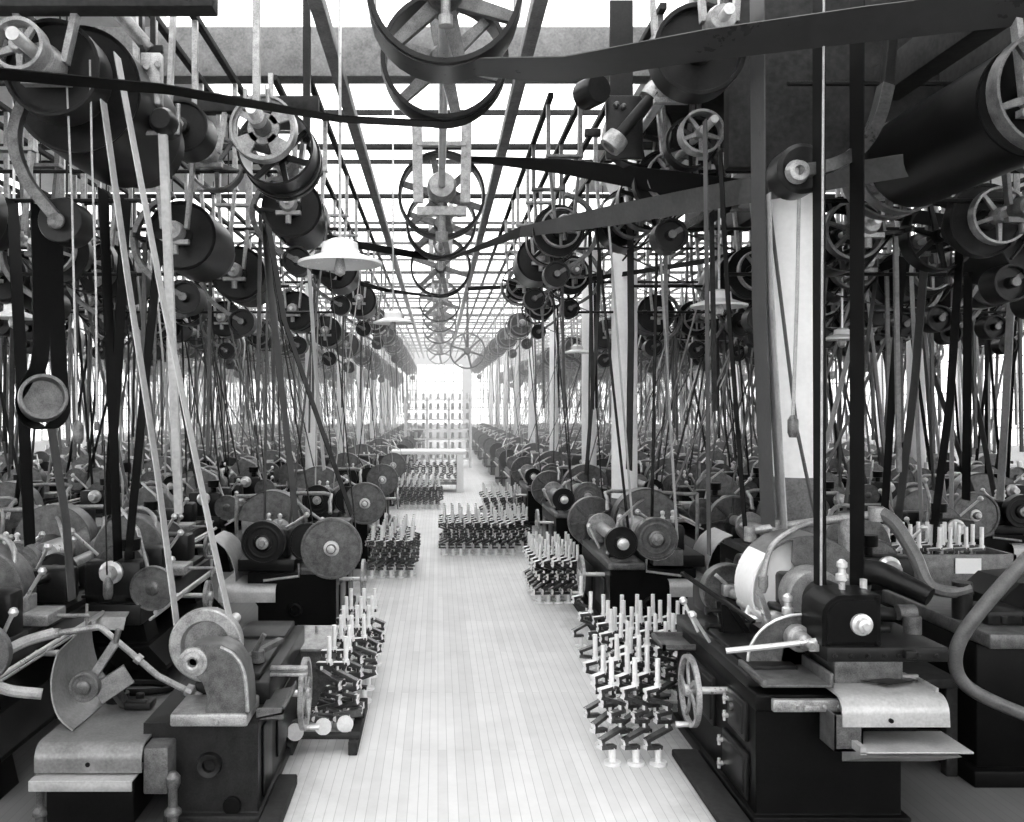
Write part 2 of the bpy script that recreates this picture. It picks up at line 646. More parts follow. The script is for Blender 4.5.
def countershaft(kind, s, top):
    t = thing('countershaft', 'x', 'countershaft')
    sh = MB().cyl((0, -.95, 0), (0, .95, 0), .028)
    sh.build('shaft', STEEL, t)
    for y in (-.78, .7):
        m = MB()
        H = .72
        m.box((-.2, y - .05, H - .03), (.2, y + .05, H))
        for k in (-1, 1):
            m.bar((k * .17, y, H), (k * .1, y, .02), .03, .06, (0, 1, 0))
            m.bar((k * .17, y, H), (k * .17, y, top - .0), .045, .045, (0, 1, 0))
        m.lathe((0, y - .08, 0), (0, 1, 0), [(.028, 0), (.07, 0), (.085, .04), (.085, .12), (.07, .16), (.028, .16)], 14)
        m.box((-.12, y - .03, -.11), (.12, y + .03, -.07))
        m.cyl((0, y, -.1), (0, y, -.19), .03, n=10)
        m.build('hanger', CASTL if kind != 2 else CAST, t)
    if kind == 0:
        if s < 0:
            MB().disc((0, -.52, 0), (0, 1, 0), .25, .1, .025, .3, .075).build('flat_pulley', CAST, t)
        else:
            MB().wheel((0, -.52, 0), (0, 1, 0), .25, .1, 6, .025, .07, .12, .04, .03, 32).build('spoked_pulley', CAST, t)
        MB().wheel((0, -.2, 0), (0, 1, 0), .32, .34, 6, .015, .07, .2, .05, .03, 32).build('drum_pulley', IRON2, t)
        MB().disc((0, .3, 0), (0, 1, 0), .2, .28, .02, .4, n=28).build('step_pulley', IRON2, t)
    elif kind == 1:
        MB().lathe((0, -.6, 0), (0, 1, 0), [(0, 0), (.09, 0), (.1, .02), (.27, .03), (.3, .0), (.3, .72), (.0, .72)], 32).build('drum_pulley', IRON2, t)
        MB().wheel((0, .35, 0), (0, 1, 0), .24, .1, 5, .02, .06, .12, .035, .03, 28).build('spoked_pulley', CAST, t)
    elif kind == 2:
        MB().wheel((0, -.5, 0), (0, 1, 0), .22, .08, 5, .02, .06, .12, .035, .03, 28).build('spoked_pulley', CASTL, t)
        for j, (r, y) in enumerate(((.29, -.3), (.24, -.2), (.19, -.1), (.14, 0))):
            MB().disc((0, y, 0), (0, 1, 0), r, .1, .02, .5, n=28).build('cone_step', IRON2, t)
        MB().wheel((0, .35, 0), (0, 1, 0), .3, .16, 6, .018, .06, .18, .045, .03, 32).build('drum_pulley', IRON2, t)
    m = MB()
    m.bar((s * .3, -.9, -.05), (s * .3, .85, -.05), .025, .04)
    for y in (-.55, .3):
        m.cyl((s * .3, y, -.05), (s * .06, y, -.34), .012, n=6)
    for y in (-.78, .7):
        m.bar((0, y, -.09), (s * .31, y, -.05), .03, .03)
    m.build('shifter_bar', IRON2, t)
    MB().bar((s * .3, -.62, -.05), (s * .33, -.62, -2.0), .035, .03, (0, 1, 0)).build('shifter_pole', [TIMBL, BELTM, TIMB][kind], t)
    if kind in (1, 2):
        idler(t, 0, 0, -.72, s)
    t.location = (0, 0, -50)
    return t


for kd in (0, 1, 2):
    for s in (-1, 1):
        for lv, tp in ((0, 5.51 - 4.25), (1, 5.51 - 3.75)):
            CSHAFTS[kd, s, lv] = countershaft(kd, s, tp)


# ------------------------------------------------------------------ prototypes: grinders of the two aisle rows
def oilcup(x, y, z, par, h=.14, r=.028):
    m = MB().lathe((x, y, z), (0, 0, 1), [(0, 0), (r * .5, 0), (r * .5, h * .25), (r, h * .3), (r, h * .5), (r * .6, h * .55), (r * .6, h * .7), (r * .85, h * .75), (r * .85, h * .9), (r * .3, h), (0, h)], 12)
    return m.build('oil_cup', STEEL, par)


def handwheel(c, r, par, s, stem):
    o = MB().wheel(c, (1, 0, 0), r, .03, 5, .025, .035, .07, .025, .014, 36, 0, .5).build('handwheel', CASTL, par)
    c = Vector(c)
    MB().cyl(c, c + Vector((s * stem, 0, 0)), .022, n=12).build('wheel_shaft', STEEL, o)
    MB().cyl(c + Vector((0, -.02, -r + .015)), c + Vector((-s * .09, -.02, -r + .015)), .014, .018, n=10).build('crank_handle', STEEL, o)
    return o


def hood(c, r, w, par, m1, m2, s):
    """sheet wheel guard with the abrasive wheel inside; opening to the work side"""
    c = Vector(c)
    o = MB()
    ax = (0, 1, 0)
    t0, t1 = (-.4, 3.0) if s > 0 else (.15, 3.55)
    o.lathe(c, ax, [(r, -w / 2), (r, w / 2), (r - .012, w / 2), (r - .012, -w / 2)], 28, True, t0 + PI, t1 + PI)
    o.lathe(c, ax, [(.07, -w / 2), (r, -w / 2), (r, -w / 2 + .01), (.07, -w / 2 + .01)], 28, True, t0 + PI + (0 if s < 0 else .9), t1 + PI - (0 if s > 0 else .9))
    o.lathe(c, ax, [(0, w / 2 - .01), (r, w / 2 - .01), (r, w / 2), (0, w / 2)], 28, True, t0 + PI, t1 + PI)
    h = o.build('wheel_hood', m1, par)
    g = MB().lathe(c, ax, [(0, -w * .36), (.09, -w * .36), (.1, -w * .25), (r * .9, -w * .25), (r * .9, w * .25), (0, w * .25)], 32)
    g.build('grinding_wheel', m2, h)
    return h


GRIND = {}


def grinder(kind, s):
    """local frame: x = s*distance from the aisle face, y from the front end"""
    t = thing('crankshaft_grinder', 'x', 'grinding machine')
    X = lambda x: s * x
    m = MB()
    m.prism([(X(0), .0), (X(0), .66), (X(.86), .66), (X(.86), .5), (X(.76), .34), (X(.76), 0)], 'xz', 0, 1.75)
    m.box((X(-.03), -.03, 0), (X(.8), 1.8, .07), .01)
    m.lathe((X(.4), 0, .31), (0, -1, 0), [(.04, 0), (.075, 0), (.075, .035), (.05, .045), (.045, .0)], 20)
    m.build('base', IRON, t)
    MB().box((X(-.015), .25, .2), (X(0), .75, .5), .006).build('access_door', IRON2, t)
    MB().box((X(-.015), 1.0, .12), (X(0), 1.5, .5), .006).build('access_door', IRON2, t)
    MB().box((X(-.17), -.2, 0), (X(-.08), 1.6, .05), .01).build('toe_plank', TIMB, t)
    m = MB().box((X(-.03), -.06, .66), (X(.34), 1.8, .73), .008)
    m.box((X(.02), -.02, .72), (X(.28), 1.76, .76), .006)
    m.build('work_table', CAST, t)
    if kind == 0:
        fp = MB().disc((X(.02), -.2, .94), (0, 1, 0), .29, .06, .012, .8, .045, 40, .16)
        fp.lathe((X(.02), -.229, .94), (0, 1, 0), [(.282, 0), (.29, -.012), (.268, -.012), (.262, 0)], 40)
        fp = fp.build('faceplate', CAST, t)
        q = MB().lathe((X(.02), -.225, .94), (0, -1, 0), [(.075, 0), (.07, .012), (.04, .014), (.036, .06), (.018, .075), (0, .075)], 18)
        q.build('centre_nut', STEEL, fp)
        MB().box((X(-.08), -.15, .74), (X(.2), .12, .98), .03).build('workhead', IRON2, t)
        MB().disc((X(.28), .05, .96), (0, 1, 0), .19, .05, .02, .5, .06, 32).build('gear_cover', IRON2, t)
        m = MB().cyl((X(.04), .1, .95), (X(.04), .6, .95), .1, .08, 20).lathe((X(.04), .3, .95), (0, 1, 0), [(.1, 0), (.2, .0), (.2, .08), (.1, .08)], 28)
        m.build('work_spindle', CASTL, t)
        MB().box((X(.0), 1.35, .74), (X(.24), 1.7, 1.0), .03).cyl((X(.1), 1.36, .94), (X(.1), 1.15, .94), .05, .03).build('tailstock', IRON2, t)
    else:
        fp = MB().disc((X(.09), -.1, .94), (0, 1, 0), .16, .07, .014, .5, .07, 32, .2).build('faceplate', IRON2, t)
        MB().lathe((X(.09), -.2, .94), (0, -1, 0), [(.06, -.01), (.055, .03), (.03, .035), (.028, .06), (0, .065)], 18).build('centre_nut', STEEL, fp)
        MB().box((X(.0), .1, .74), (X(.2), .35, .95), .03).build('workhead', IRON2, t)
        m = MB().cyl((X(.09), 0, .94), (X(.09), 1.5, .94), .065, .065, 20).lathe((X(.09), .95, .94), (0, 1, 0), [(.06, 0), (.16, 0), (.16, .05), (.06, .05)], 28)
        m.build('work_spindle', CASTL, t)
        MB().wheel((X(.09), 1.55, .94), (0, 1, 0), .29, .1, 7, .025, .08, .12, .03, .05, 40).lathe((X(.09), 1.57, .94), (0, 1, 0), [(.05, 0), (.28, 0), (.28, .015), (.05, .015)], 32).build('spoked_pulley', CAST, t)
        MB().box((X(.0), 1.3, .74), (X(.24), 1.7, .9), .03).build('tailstock', IRON2, t)
    handwheel((X(-.24), .3, .55), .2, t, s, .24)
    m = MB().box((X(.42), .1, .66), (X(.98), 1.3, .78), .01).box((X(.48), .15, .78), (X(.8), .45, 1.08), .05).box((X(.5), .45, .78), (X(.78), .95, .9), .02)
    m.build('wheelhead', IRON2, t)
    wx = .45 if kind else .7
    dp = MB().disc((X(wx), -.02, .97), (0, 1, 0), .21, .1, .022, .7, .085, 36, .16)
    dp.lathe((X(wx), -.05, .97), (0, 1, 0), [(.135, 0), (.14, -.01), (.155, -.01), (.16, 0)], 36)
    dp = dp.build('drive_pulley', CAST if kind else IRON2, t)
    MB().lathe((X(wx), -.1, .97), (0, -1, 0), [(.062, -.005), (.058, .012), (.03, .015), (.026, .04), (0, .042)], 18).build('centre_nut', CASTL, dp)
    MB().cyl((X(wx), .0, .97), (X(wx), 1.2, .97), .045).lathe((X(wx), .5, .97), (0, 1, 0), [(.04, 0), (.12, 0), (.12, .35), (.04, .35)], 24).build('wheel_spindle', STEEL, t)
    h = hood((X(.82 if kind == 0 else .6), 1.1, 1.0), .37, .2, t, CAST, CASTL, s)
    MB().cyl((X(.82 if kind == 0 else .6), 1.0, 1.0), (X(.74 if kind == 0 else .58), .75, .97), .1, .07, 18).build('spindle_sleeve', CAST, h)
    oilcup(X(.6), .3, 1.07, t)
    oilcup(X(.72), .35, 1.07, t)
    m = MB()
    prof = [(.75, .56), (-.02, .56)] + [(-.02 - .07 * math.sin(a), .49 + .07 * math.cos(a)) for a in (.4, .8, 1.2, 1.57)] + [(-.09, .4)]
    m.ribbon([(X(.85), y, z) for y, z in prof], (.55, 0, 0), .008)
    m.build('way_cover', SHEET, t)
    m = MB().ribbon([(X(1.0 + .28 * (1 - math.cos(a))), .4, .56 + .42 * math.sin(a)) for a in (0, .3, .6, .9, 1.2, 1.5)], (0, .6, 0), .008)
    m.build('splash_guard', SHEET, t)
    m = MB().tube([(X(1.3), 1.5, .66), (X(1.3), 1.5, 1.22), (X(1.2), 1.5, 1.26), (X(.3), 1.45, 1.3), (X(.22), 1.3, 1.22), (X(.2), 1.2, 1.1)], .022, 8, 3)
    m.build('coolant_pipe', CASTL, t)
    if kind == 0:
        MB().box((X(.72), .42, .565), (X(1.0), .7, .74), .006).build('cover_box', CAST, t)
    else:
        MB().box((X(.42), -.05, .7), (X(.72), .1, .86), .008).build('cover_box', CAST, t)
    for (xa, ya, za, xb, yb, zb) in ((.02, .7, .76, -.1, .66, 1.0), (.3, .6, .78, .2, .5, 1.12), (.55, .28, 1.06, .3, .1, 1.22)):
        MB().tube([(X(xa), ya, za), (X(xb), yb, zb)], .013, 8).lathe((X(xb), yb, zb), (0, 0, 1), [(0, -.03), (.02, -.022), (.03, 0), (.02, .022), (0, .03)], 10).build('lever', STEEL, t)
    MB().tube([(X(-.02), .05, .8), (X(.1), .1, 1.12), (X(.5), .9, 1.24), (X(.9), 1.6, 1.3)], .016, 8).build('oil_pipe', CASTL, t)
    MB().tube([(X(.36), -.02, .76), (X(.36), -.02, .64), (X(.7), -.04, .6)], .014, 8).build('drain_pipe', CASTL, t)
    t.location = (0, 0, -50)
    return t


for kd in (0, 1):
    for s in (-1, 1):
        GRIND[kd, s] = grinder(kd, s)


def lathe_machine(s):
    """bench-height turning machine of the outer rows, bed along the hall"""
    t = thing('turning_lathe', 'x', 'lathe')
    X = lambda x: s * x
    m = MB()
    for y in (.1, 1.5):
        m.prism([(X(.05), 0), (X(.2), .62), (X(.6), .62), (X(.75), 0)], 'xz', y, y + .28)
    m.prism([(X(-.02), .3), (X(.12), .45), (X(.7), .45), (X(.84), .3), (X(.84), .27), (X(-.02), .27)], 'xz', 0, 1.9)
    m.build('base', IRON, t)
    m = MB().box((X(.16), -.05, .62), (X(.64), 2.0, .78), .015)
    m.box((X(.2), .0, .78), (X(.3), 1.95, .82)).box((X(.5), .0, .78), (X(.6), 1.95, .82))
    m.build('bed', IRON2, t)
    MB().box((X(.16), .0, .78), (X(.64), .75, .84), .01).box((X(.18), .0, .8), (X(.62), .18, 1.1), .03).box((X(.18), .55, .8), (X(.62), .75, 1.12), .04).build('headstock', IRON2, t)
    for j, r in enumerate((.19, .155, .12)):
        MB().disc((X(.4), .24 + j * .11, 1.02), (0, 1, 0), r, .11, .01, .9, .05, 28).build('cone_step', CAST if j == 0 else IRON2, t)
    MB().lathe((X(.4), .0, 1.02), (0, -1, 0), [(0, .14), (.045, .14), (.06, .1), (.06, .05), (.09, .03), (.09, 0), (0, 0)], 18).build('spindle_nose', STEEL, t)
    MB().disc((X(.08), -.02, .9), (0, 1, 0), .17, .05, .012, .6, .05, 30).build('gear_cover', CAST, t)
    MB().lathe((X(.62), 1.0, 1.02), (0, 1, 0), [(0, 0), (.3, 0), (.31, .01), (.31, .2), (0, .2)], 30, False).build('guard_disc', CAST, t)
    m = MB().box((X(.1), .9, .82), (X(.7), 1.2, .9), .015).box((X(.28), .95, .9), (X(.52), 1.15, 1.0), .01).cyl((X(.1), 1.05, .86), (X(-.12), 1.05, .86), .015).cyl((X(-.1), 1.05, .78), (X(-.1), 1.05, .94), .01)
    m.build('carriage', CASTL, t)
    m = MB().box((X(.24), 1.55, .82), (X(.56), 1.8, 1.08), .04).cyl((X(.4), 1.56, 1.02), (X(.4), 1.35, 1.02), .04, .02).cyl((X(.4), 1.8, 1.02), (X(.4), 1.9, 1.02), .03)
    m.build('tailstock', IRON2, t)
    handwheel((X(-.12), .85, .66), .13, t, s, .3)
    m = MB().tube([(X(.78), 1.3, .7), (X(.78), 1.3, 1.28), (X(.6), 1.3, 1.36), (X(.42), 1.1, 1.3), (X(.4), 1.05, 1.2)], .02, 8, 3)
    m.build('coolant_pipe', CASTL, t)
    m = MB().lathe((X(.3), .12, 1.1), (0, 0, 1), [(0, 0), (.035, 0), (.035, .06), (.075, .07), (.08, .16), (0, .16)], 14)
    m.build('oil_pot', IRON, t)
    MB().ribbon([(X(.5), -.18, .62), (X(.5), -.12, .7), (X(.5), .0, .74)], (.5, 0, 0), .01).build('chip_apron', SHEET, t)
    for (xa, ya, za, xb, yb, zb) in ((.15, .3, .84, .0, .2, 1.08), (.3, 1.0, .98, .12, .86, 1.2), (.5, 1.62, 1.06, .36, 1.5, 1.26), (.62, .3, 1.1, .8, .22, 1.3)):
        MB().tube([(X(xa), ya, za), (X(xb), yb, zb)], .013, 8).lathe((X(xb), yb, zb), (0, 0, 1), [(0, -.03), (.02, -.022), (.03, 0), (.02, .022), (0, .03)], 10).build('lever', STEEL, t)
    MB().tube([(X(.05), -.05, .72), (X(.05), 1.95, .72)], .018, 8).tube([(X(.1), -.02, .66), (X(.1), 1.95, .66)], .012, 8).build('feed_rod', STEEL, t)
    MB().tube([(X(.1), .0, .95), (X(.3), .3, 1.3), (X(.75), 1.2, 1.36)], .015, 8).build('oil_pipe', CASTL, t)
    t.location = (0, 0, -50)
    return t


LATHE = {s: lathe_machine(s) for s in (-1, 1)}


def far_machine(s, v):
    X = lambda x: s * x
    m = MB().use(0)
    m.prism([(X(0), 0), (X(0), .66), (X(.86), .66), (X(.74), .3), (X(.74), 0)], 'xz', 0, 1.7)
    m.box((X(.45), .1, .66), (X(.85), .6, 1.05))
    m.disc((X(.06), 1.4, .93), (0, 1, 0), .25, .08, .014, .6, .05, 20)
    m.wheel((X(-.2), .3, .55), (1, 0, 0), .19, .03, 4, .022, .03, .3, .02, .012, 18)
    m.disc((X(.4), .7, 1.0), (0, 1, 0), .16, .3, .02, .6, .06, 16)
    m.use(1)
    m.box((X(-.03), -.05, .66), (X(.34), 1.75, .75))
    m.disc((X(.06), -.12, .93), (0, 1, 0), .26 if v else .17, .06, .014, .6, .05, 20)
    m.disc((X(.5), -.02, .97), (0, 1, 0), .2, .09, .02, .4, .06, 20)
    m.lathe((X(.66), 1.0, 1.0), (0, 1, 0), [(0, 0), (.36, 0), (.36, .2), (0, .2)], 20)
    m.use(2)
    m.cyl((X(.06), .0, .93), (X(.06), 1.5, .93), .06, n=10)
    m.tube([(X(1.1), 1.5, .6), (X(1.1), 1.5, 1.26), (X(.3), 1.45, 1.3), (X(.2), 1.3, 1.1)], .022, 6)
    m.cyl((X(.5), -.07, .97), (X(.5), -.18, .97), .05, .03, 10)
    m.ribbon([(X(.7), .5, .72), (X(.7), -.05, .7), (X(.7), -.12, .62), (X(.7), -.12, .54)], (.4, 0, 0), .01)
    m.box((X(.5), .2, 1.05), (X(.62), .35, 1.2)).cyl((X(.75), .3, 1.05), (X(.75), .3, 1.25), .04, n=8)
    m.tube([(X(-.02), .05, .8), (X(.1), .1, 1.12), (X(.5), .9, 1.24), (X(.9), 1.6, 1.3)], .018, 6)
    m.tube([(X(.3), .6, .78), (X(.16), .5, 1.14)], .016, 6).tube([(X(.6), .3, 1.05), (X(.3), .0, 1.24)], .016, 6).tube([(X(-.04), -.1, .6), (X(-.04), 1.7, .6)], .02, 6)
    o = m.build('distant_machine', [IRON2, CAST, STEEL])
    tag(o, 'x', 'machine')
    o.location = (0, 0, -50)
    return o


def far_countershaft(v):
    m = MB().use(2).cyl((0, -.9, 0), (0, .9, 0), .03, n=8)
    for y in (-.75, .7):
        for k in (-1, 1):
            m.bar((k * .17, y, 1.3), (k * .1, y, -.1), .03, .06, (0, 1, 0))
    m.cyl((0, -.7, 0), (0, -.82, 0), .09, .06, 10)
    m.use(3)
    m.bar((.3, -.6, 0), (.34, -.6, -1.9), .035, .03, (0, 1, 0))
    m.use(1)
    m.wheel((0, -.5, 0), (0, 1, 0), .26, .12, 5, .02, .06, .14, .04, .03, 20)
    m.use(0)
    m.disc((0, 0, 0), (0, 1, 0), .3, .4, .02, .5, .06, 20)
    m.wheel((0, .45, 0), (0, 1, 0), .33, .14, 6, .02, .06, .14, .04, .03, 20)
    if v:
        pts = [(.02, -.7, .3), (.28, -.7, .1), (.32, -.7, -.2), (.1, -.7, -.5)]
        m.use(1)
        m.ribbon(pts, (0, .07, 0), .04, 4)
        m.use(0)
        m.disc((.1, -.68, -.5), (0, 1, 0), .13, .18, .02, .5, n=16)
    o = m.build('distant_countershaft', [IRON2, CAST, CASTL, BELTM])
    tag(o, 'x', 'countershaft')
    o.location = (0, 0, -50)
    return o


FARM = {(s, v): far_machine(s, v) for s in (-1, 1) for v in (0, 1)}
FARC = {v: far_countershaft(v) for v in (0, 1)}
freeze()


def belt_loop(c1, r1, c2, r2, y, w, m, label, group=None, lean=0.0):
    """closed flat belt round two pulleys whose axes run along y"""
    d = Vector((c2[0] - c1[0], c2[1] - c1[1]))
    L = d.length
    base = math.atan2(d.y, d.x)
    b = math.acos(max(-1, min(1, (r1 - r2) / L)))
    pts = []
    for i in range(9):
        a = base + b + (2 * PI - 2 * b) * i / 8
        pts.append((c1[0] + r1 * math.cos(a), c1[1] + r1 * math.sin(a)))
    for i in range(9):
        a = base - b + 2 * b * i / 8
        pts.append((c2[0] + r2 * math.cos(a), c2[1] + r2 * math.sin(a)))
    n = len(pts)
    me = MB()
    th = .006
    vs, fs = [], []
    cx, cz = (c1[0] + c2[0]) / 2, (c1[1] + c2[1]) / 2
    for i, (px, pz) in enumerate(pts):
        c = c1 if i < 9 else c2
        q = Vector((px - c[0], pz - c[1])).normalized() * th
        yy = y if i < 9 else y + lean
        vs += [(px, yy - w / 2, pz), (px, yy + w / 2, pz), (px + q.x, yy + w / 2, pz + q.y), (px + q.x, yy - w / 2, pz + q.y)]
    for i in range(n):
        j = (i + 1) % n
        for k in range(4):
            k2 = (k + 1) % 4
            fs.append((i * 4 + k, i * 4 + k2, j * 4 + k2, j * 4 + k))
    o = me.add(vs, fs).build('drive_belt', m)
    return tag(o, label, 'belt', group)
# ------------------------------------------------------------------ the big grinder at the near end of the aisle, column side
def hero_right():
    t = thing('crankshaft_grinder', 'large black grinder nearest the camera on the column side, with round-topped bearing block', 'grinding machine', (1.73, 4.9, 0))
    m = MB().prism([(1.73, 0), (1.73, .72), (2.62, .72), (2.62, .56), (2.52, .38), (2.52, 0)], 'xz', 4.9, 6.5)
    m.box((1.70, 4.86, 0), (2.56, 6.55, .07), .01)
    m.box((1.72, 4.88, .64), (2.3, 6.5, .73), .01)
    m.build('base', IRON, t)
    for (y0, y1, z0, z1) in ((5.02, 5.32, .42, .64), (5.0, 5.42, .1, .36), (5.6, 6.2, .3, .6)):
        d = MB().box((1.71, y0, z0), (1.735, y1, z1), .006)
        d.box((1.7, y0 + .03, z0 + .03), (1.715, y1 - .03, z1 - .03), .004)
        d = d.build('access_door', IRON2, t)
        h = MB()
        for zz in (z0 + .06, z1 - .06):
            h.cyl((1.71, y1 - .04, zz), (1.67, y1 - .04, zz), .014, n=10).cyl((1.68, y1 - .04, zz - .03), (1.68, y1 - .04, zz + .03), .01, n=8)
        h.build('door_latch', STEEL, d)
    MB().box((1.53, 4.6, 0), (1.695, 5.9, .05), .012).build('toe_plank', TIMB, t)
    handwheel((1.5, 5.36, .6), .21, t, 1, .24)
    m = MB().box((1.5, 6.0, .66), (1.74, 6.35, .672), .002)
    for a, b in (((1.5, 6.0), (1.74, 6.02)), ((1.5, 6.33), (1.74, 6.35)), ((1.5, 6.0), (1.52, 6.35))):
        m.box((a[0], a[1], .66), (b[0], b[1], .7))
    m.build('drip_tray', CAST, t)
    # work table with its two heads
    m = MB().box((1.72, 5.02, .72), (2.1, 6.5, .79), .008).box((1.78, 5.1, .79), (2.04, 6.5, .82), .006)
    m.build('work_table', IRON2, t)
    m = MB().box((1.74, 4.82, .785), (2.12, 5.22, .80), .003)
    m.box((1.74, 4.82, .79), (1.765, 5.22, .825), .003).box((2.1, 4.82, .79), (2.12, 5.5, .86), .003)
    m.build('table_tray', CAST, t)
    m = MB().box((1.79, 4.80, .66), (2.17, 4.84, .725), .006).box((1.95, 4.78, .67), (2.03, 4.80, .70), .004)
    for x in (1.82, 1.92, 2.06, 2.14):
        m.cyl((x, 4.8, .69), (x, 4.785, .69), .012, n=8)
    m.build('table_bar', CASTL, t)
    fp = MB().lathe((2.05, 6.35, .99), (0, -1, 0), [(0, -.06), (.19, -.06), (.195, .05), (.18, .05), (.17, -.02), (.06, -.01), (.055, .05), (0, .05)], 40)
    fp = fp.build('faceplate', CAST, t)
    m = MB().box((1.98, 6.24, .97), (2.13, 6.3, 1.05), .01).bar((2.02, 6.26, 1.04), (1.93, 6.26, 1.12), .025, .025).cyl((2.05, 6.35, .99), (2.05, 6.1, .99), .045, .02, 14)
    m.build('carrier_dog', CASTL, fp)
    MB().box((1.9, 6.4, .79), (2.22, 6.75, 1.02), .04).build('workhead', IRON2, t)
    m = MB().prism([(1.84, 1.0), (1.9, 1.0), (2.03, .8), (1.97, .76), (1.86, .78)], 'xz', 5.85, 5.9)
    m.bar((1.83, 5.88, 1.02), (1.86, 5.88, .78), .03, .03, (0, 1, 0)).bar((1.9, 5.84, .99), (2.04, 5.84, .78), .03, .02, (0, 1, 0))
    for z in (.86, .96):
        m.cyl((1.84, 5.86, z), (1.74, 5.86, z), .014, n=8).cyl((1.76, 5.86, z), (1.74, 5.86, z), .028, n=10)
    m.build('steady_rest', IRON2, t)
    MB().bar(P(682, 573, 6.1), P(754, 622, 5.6), .03, .02).build('gauge_bar', IRON2, t)
    m = MB().cyl((2.05, 6.1, .965), (2.06, 5.5, .965), .03).tube([(2.06, 5.9, .99), (2.0, 5.8, .93), (2.1, 5.72, .94), (2.04, 5.62, 1.0), (2.06, 5.5, .96)], .025, 8, 3)
    m.build('crankshaft_blank', STEEL, t)
    m = MB().lathe((2.065, 5.55, .965), (0, -1, 0), [(0, 0), (.07, 0), (.075, .05), (.06, .06), (.06, .35), (.075, .36), (.075, .42), (.05, .43), (.045, .5), (.025, .52), (.02, .58), (0, .58)], 22)
    m.build('tailstock_spindle', CASTL, t)
    MB().prism([(1.98, .8), (2.0, .93), (2.13, .93), (2.16, .8)], 'xz', 5.2, 5.5).build('tailstock', IRON2, t)
    MB().tube([P(726, 651, 5.1), P(775, 646, 5.05), P(823, 640, 5.0)], .017, 8).box(P(808, 640, 5.0), P(822, 652, 4.98), .01).build('clamp_lever', STEEL, t)
    q = [(1.79, .8)] + [(2.1 - .31 * math.cos(math.radians(a)), .82 + .27 * math.sin(math.radians(a))) for a in range(0, 91, 10)] + [(2.13, .8)]
    o = MB().prism(q, 'xz', 5.2, 5.215).build('splash_plate', CAST, t)
    MB().tube([(x, 5.2, z) for x, z in q[1:-1]], .009, 6).build('plate_rim', STEEL, o)
    # wheel slide, block and spindle
    AX, AZ = 2.365, 1.105
    m = MB().box((2.18, 4.95, .72), (2.56, 6.3, .91), .01)
    m.build('slide_pedestal', CAST, t)
    m = MB().box((2.11, 4.88, .905), (2.77, 6.15, .985), .008)
    for x in (2.15, 2.24, 2.33, 2.42, 2.5, 2.6, 2.7):
        m.cyl((x, 4.88, .94), (x, 4.866, .94), .012, n=10)
    m.box((2.52, 4.84, .93), (2.58, 4.88, .975), .006)
    m.build('wheel_slide', IRON2, t)
    blk = [(2.10, .98), (2.10, 1.12)] + arc(2.22, 1.14, .12, 180, 90, 5) + [(2.42, 1.26), (2.42, .98)]
    m = MB().prism(blk, 'xz', 4.92, 5.2)
    inn = [(2.125, 1.0), (2.125, 1.12)] + arc(2.225, 1.135, .1, 180, 90, 5) + [(2.4, 1.235), (2.4, 1.0)]
    m.prism(inn, 'xz', 4.905, 4.93)
    for x, z in ((2.4, 1.24), (2.4, 1.0), (2.13, 1.0)):
        m.cyl((x, 4.92, z), (x, 4.9, z), .014, n=8)
    m.build('bearing_block', IRON, t)
    MB().lathe((AX - .06, 4.91, AZ), (0, -1, 0), [(0, .075), (.018, .075), (.02, .06), (.035, .055), (.04, .03), (.058, .025), (.06, 0), (0, 0)], 24).build('spindle_nut', STEEL, t)
    m = MB().box((2.15, 5.2, .98), (2.62, 5.95, 1.02), .01).box((2.2, 5.72, 1.0), (2.5, 5.9, 1.22), .03)
    m.build('wheelhead', IRON2, t)
    MB().lathe((AX, 5.26, AZ), (0, 1, 0), [(.03, 0), (.12, 0), (.125, .01), (.125, .28), (.03, .28)], 32).build('drive_drum', IRON2, t)
    MB().lathe((AX - .02, 5.56, AZ), (0, 1, 0), [(.03, 0), (.17, 0), (.175, .01), (.175, .14), (.18, .15), (.18, .17), (.03, .17)], 32).build('step_drum', CASTL, t)
    hc = (2.385, 5.95, 1.09)
    m = MB().lathe(hc, (0, 1, 0), [(.37, -.17), (.37, .17), (.358, .17), (.358, -.17)], 34, True, PI + .75, 6.6)
    m.lathe(hc, (0, 1, 0), [(0, .16), (.37, .16), (.37, .17), (0, .17)], 34)
    q = [(hc[0] + .365 * math.cos(math.radians(a)), hc[2] + .365 * math.sin(math.radians(a))) for a in range(-10, 116, 9)] + [(2.27, 1.29), (2.33, 1.2), (2.45, 1.17), (2.6, 1.12)]
    m.prism(q, 'xz', 5.775, 5.785)
    h = m.build('wheel_hood', CAST, t)
    MB().lathe(hc, (0, 1, 0), [(.37, -.17), (.37, .17), (.36, .17), (.36, -.17)], 24, True, 2.3, PI + .75).build('guard_sheet', PAINT, h)
    MB().lathe(hc, (0, 1, 0), [(0, -.1), (.1, -.1), (.32, -.06), (.335, -.05), (.335, .06), (0, .06)], 40).build('grinding_wheel', PAINT, h)
    MB().ribbon([P(758, 590, 5.6), P(762, 600, 5.5), P(770, 622, 5.45)], (.05, .05, 0), .008, 3).build('spark_shield', CASTL, h)
    for x, y, z in ((2.28, 5.08, 1.26), (2.36, 5.85, 1.24), (2.06, 5.3, 1.02)):
        oilcup(x, y, z, t, .17, .034)
    MB().cyl((2.42, 5.12, 1.25), (2.42, 5.12, 1.31), .02, n=10).build('filler_plug', STEEL, t)
    m = MB().tube([P(838, 590, 5.9), P(870, 572, 5.8), P(905, 585, 5.7), P(930, 597, 5.6)], .09, 14, 4, .06)
    m.box((2.55, 5.5, .98), (2.8, 5.9, 1.05), .02).cyl((2.5, 5.3, 1.08), (2.72, 5.3, 1.06), .05, .04)
    m.build('cross_feed', IRON2, t)
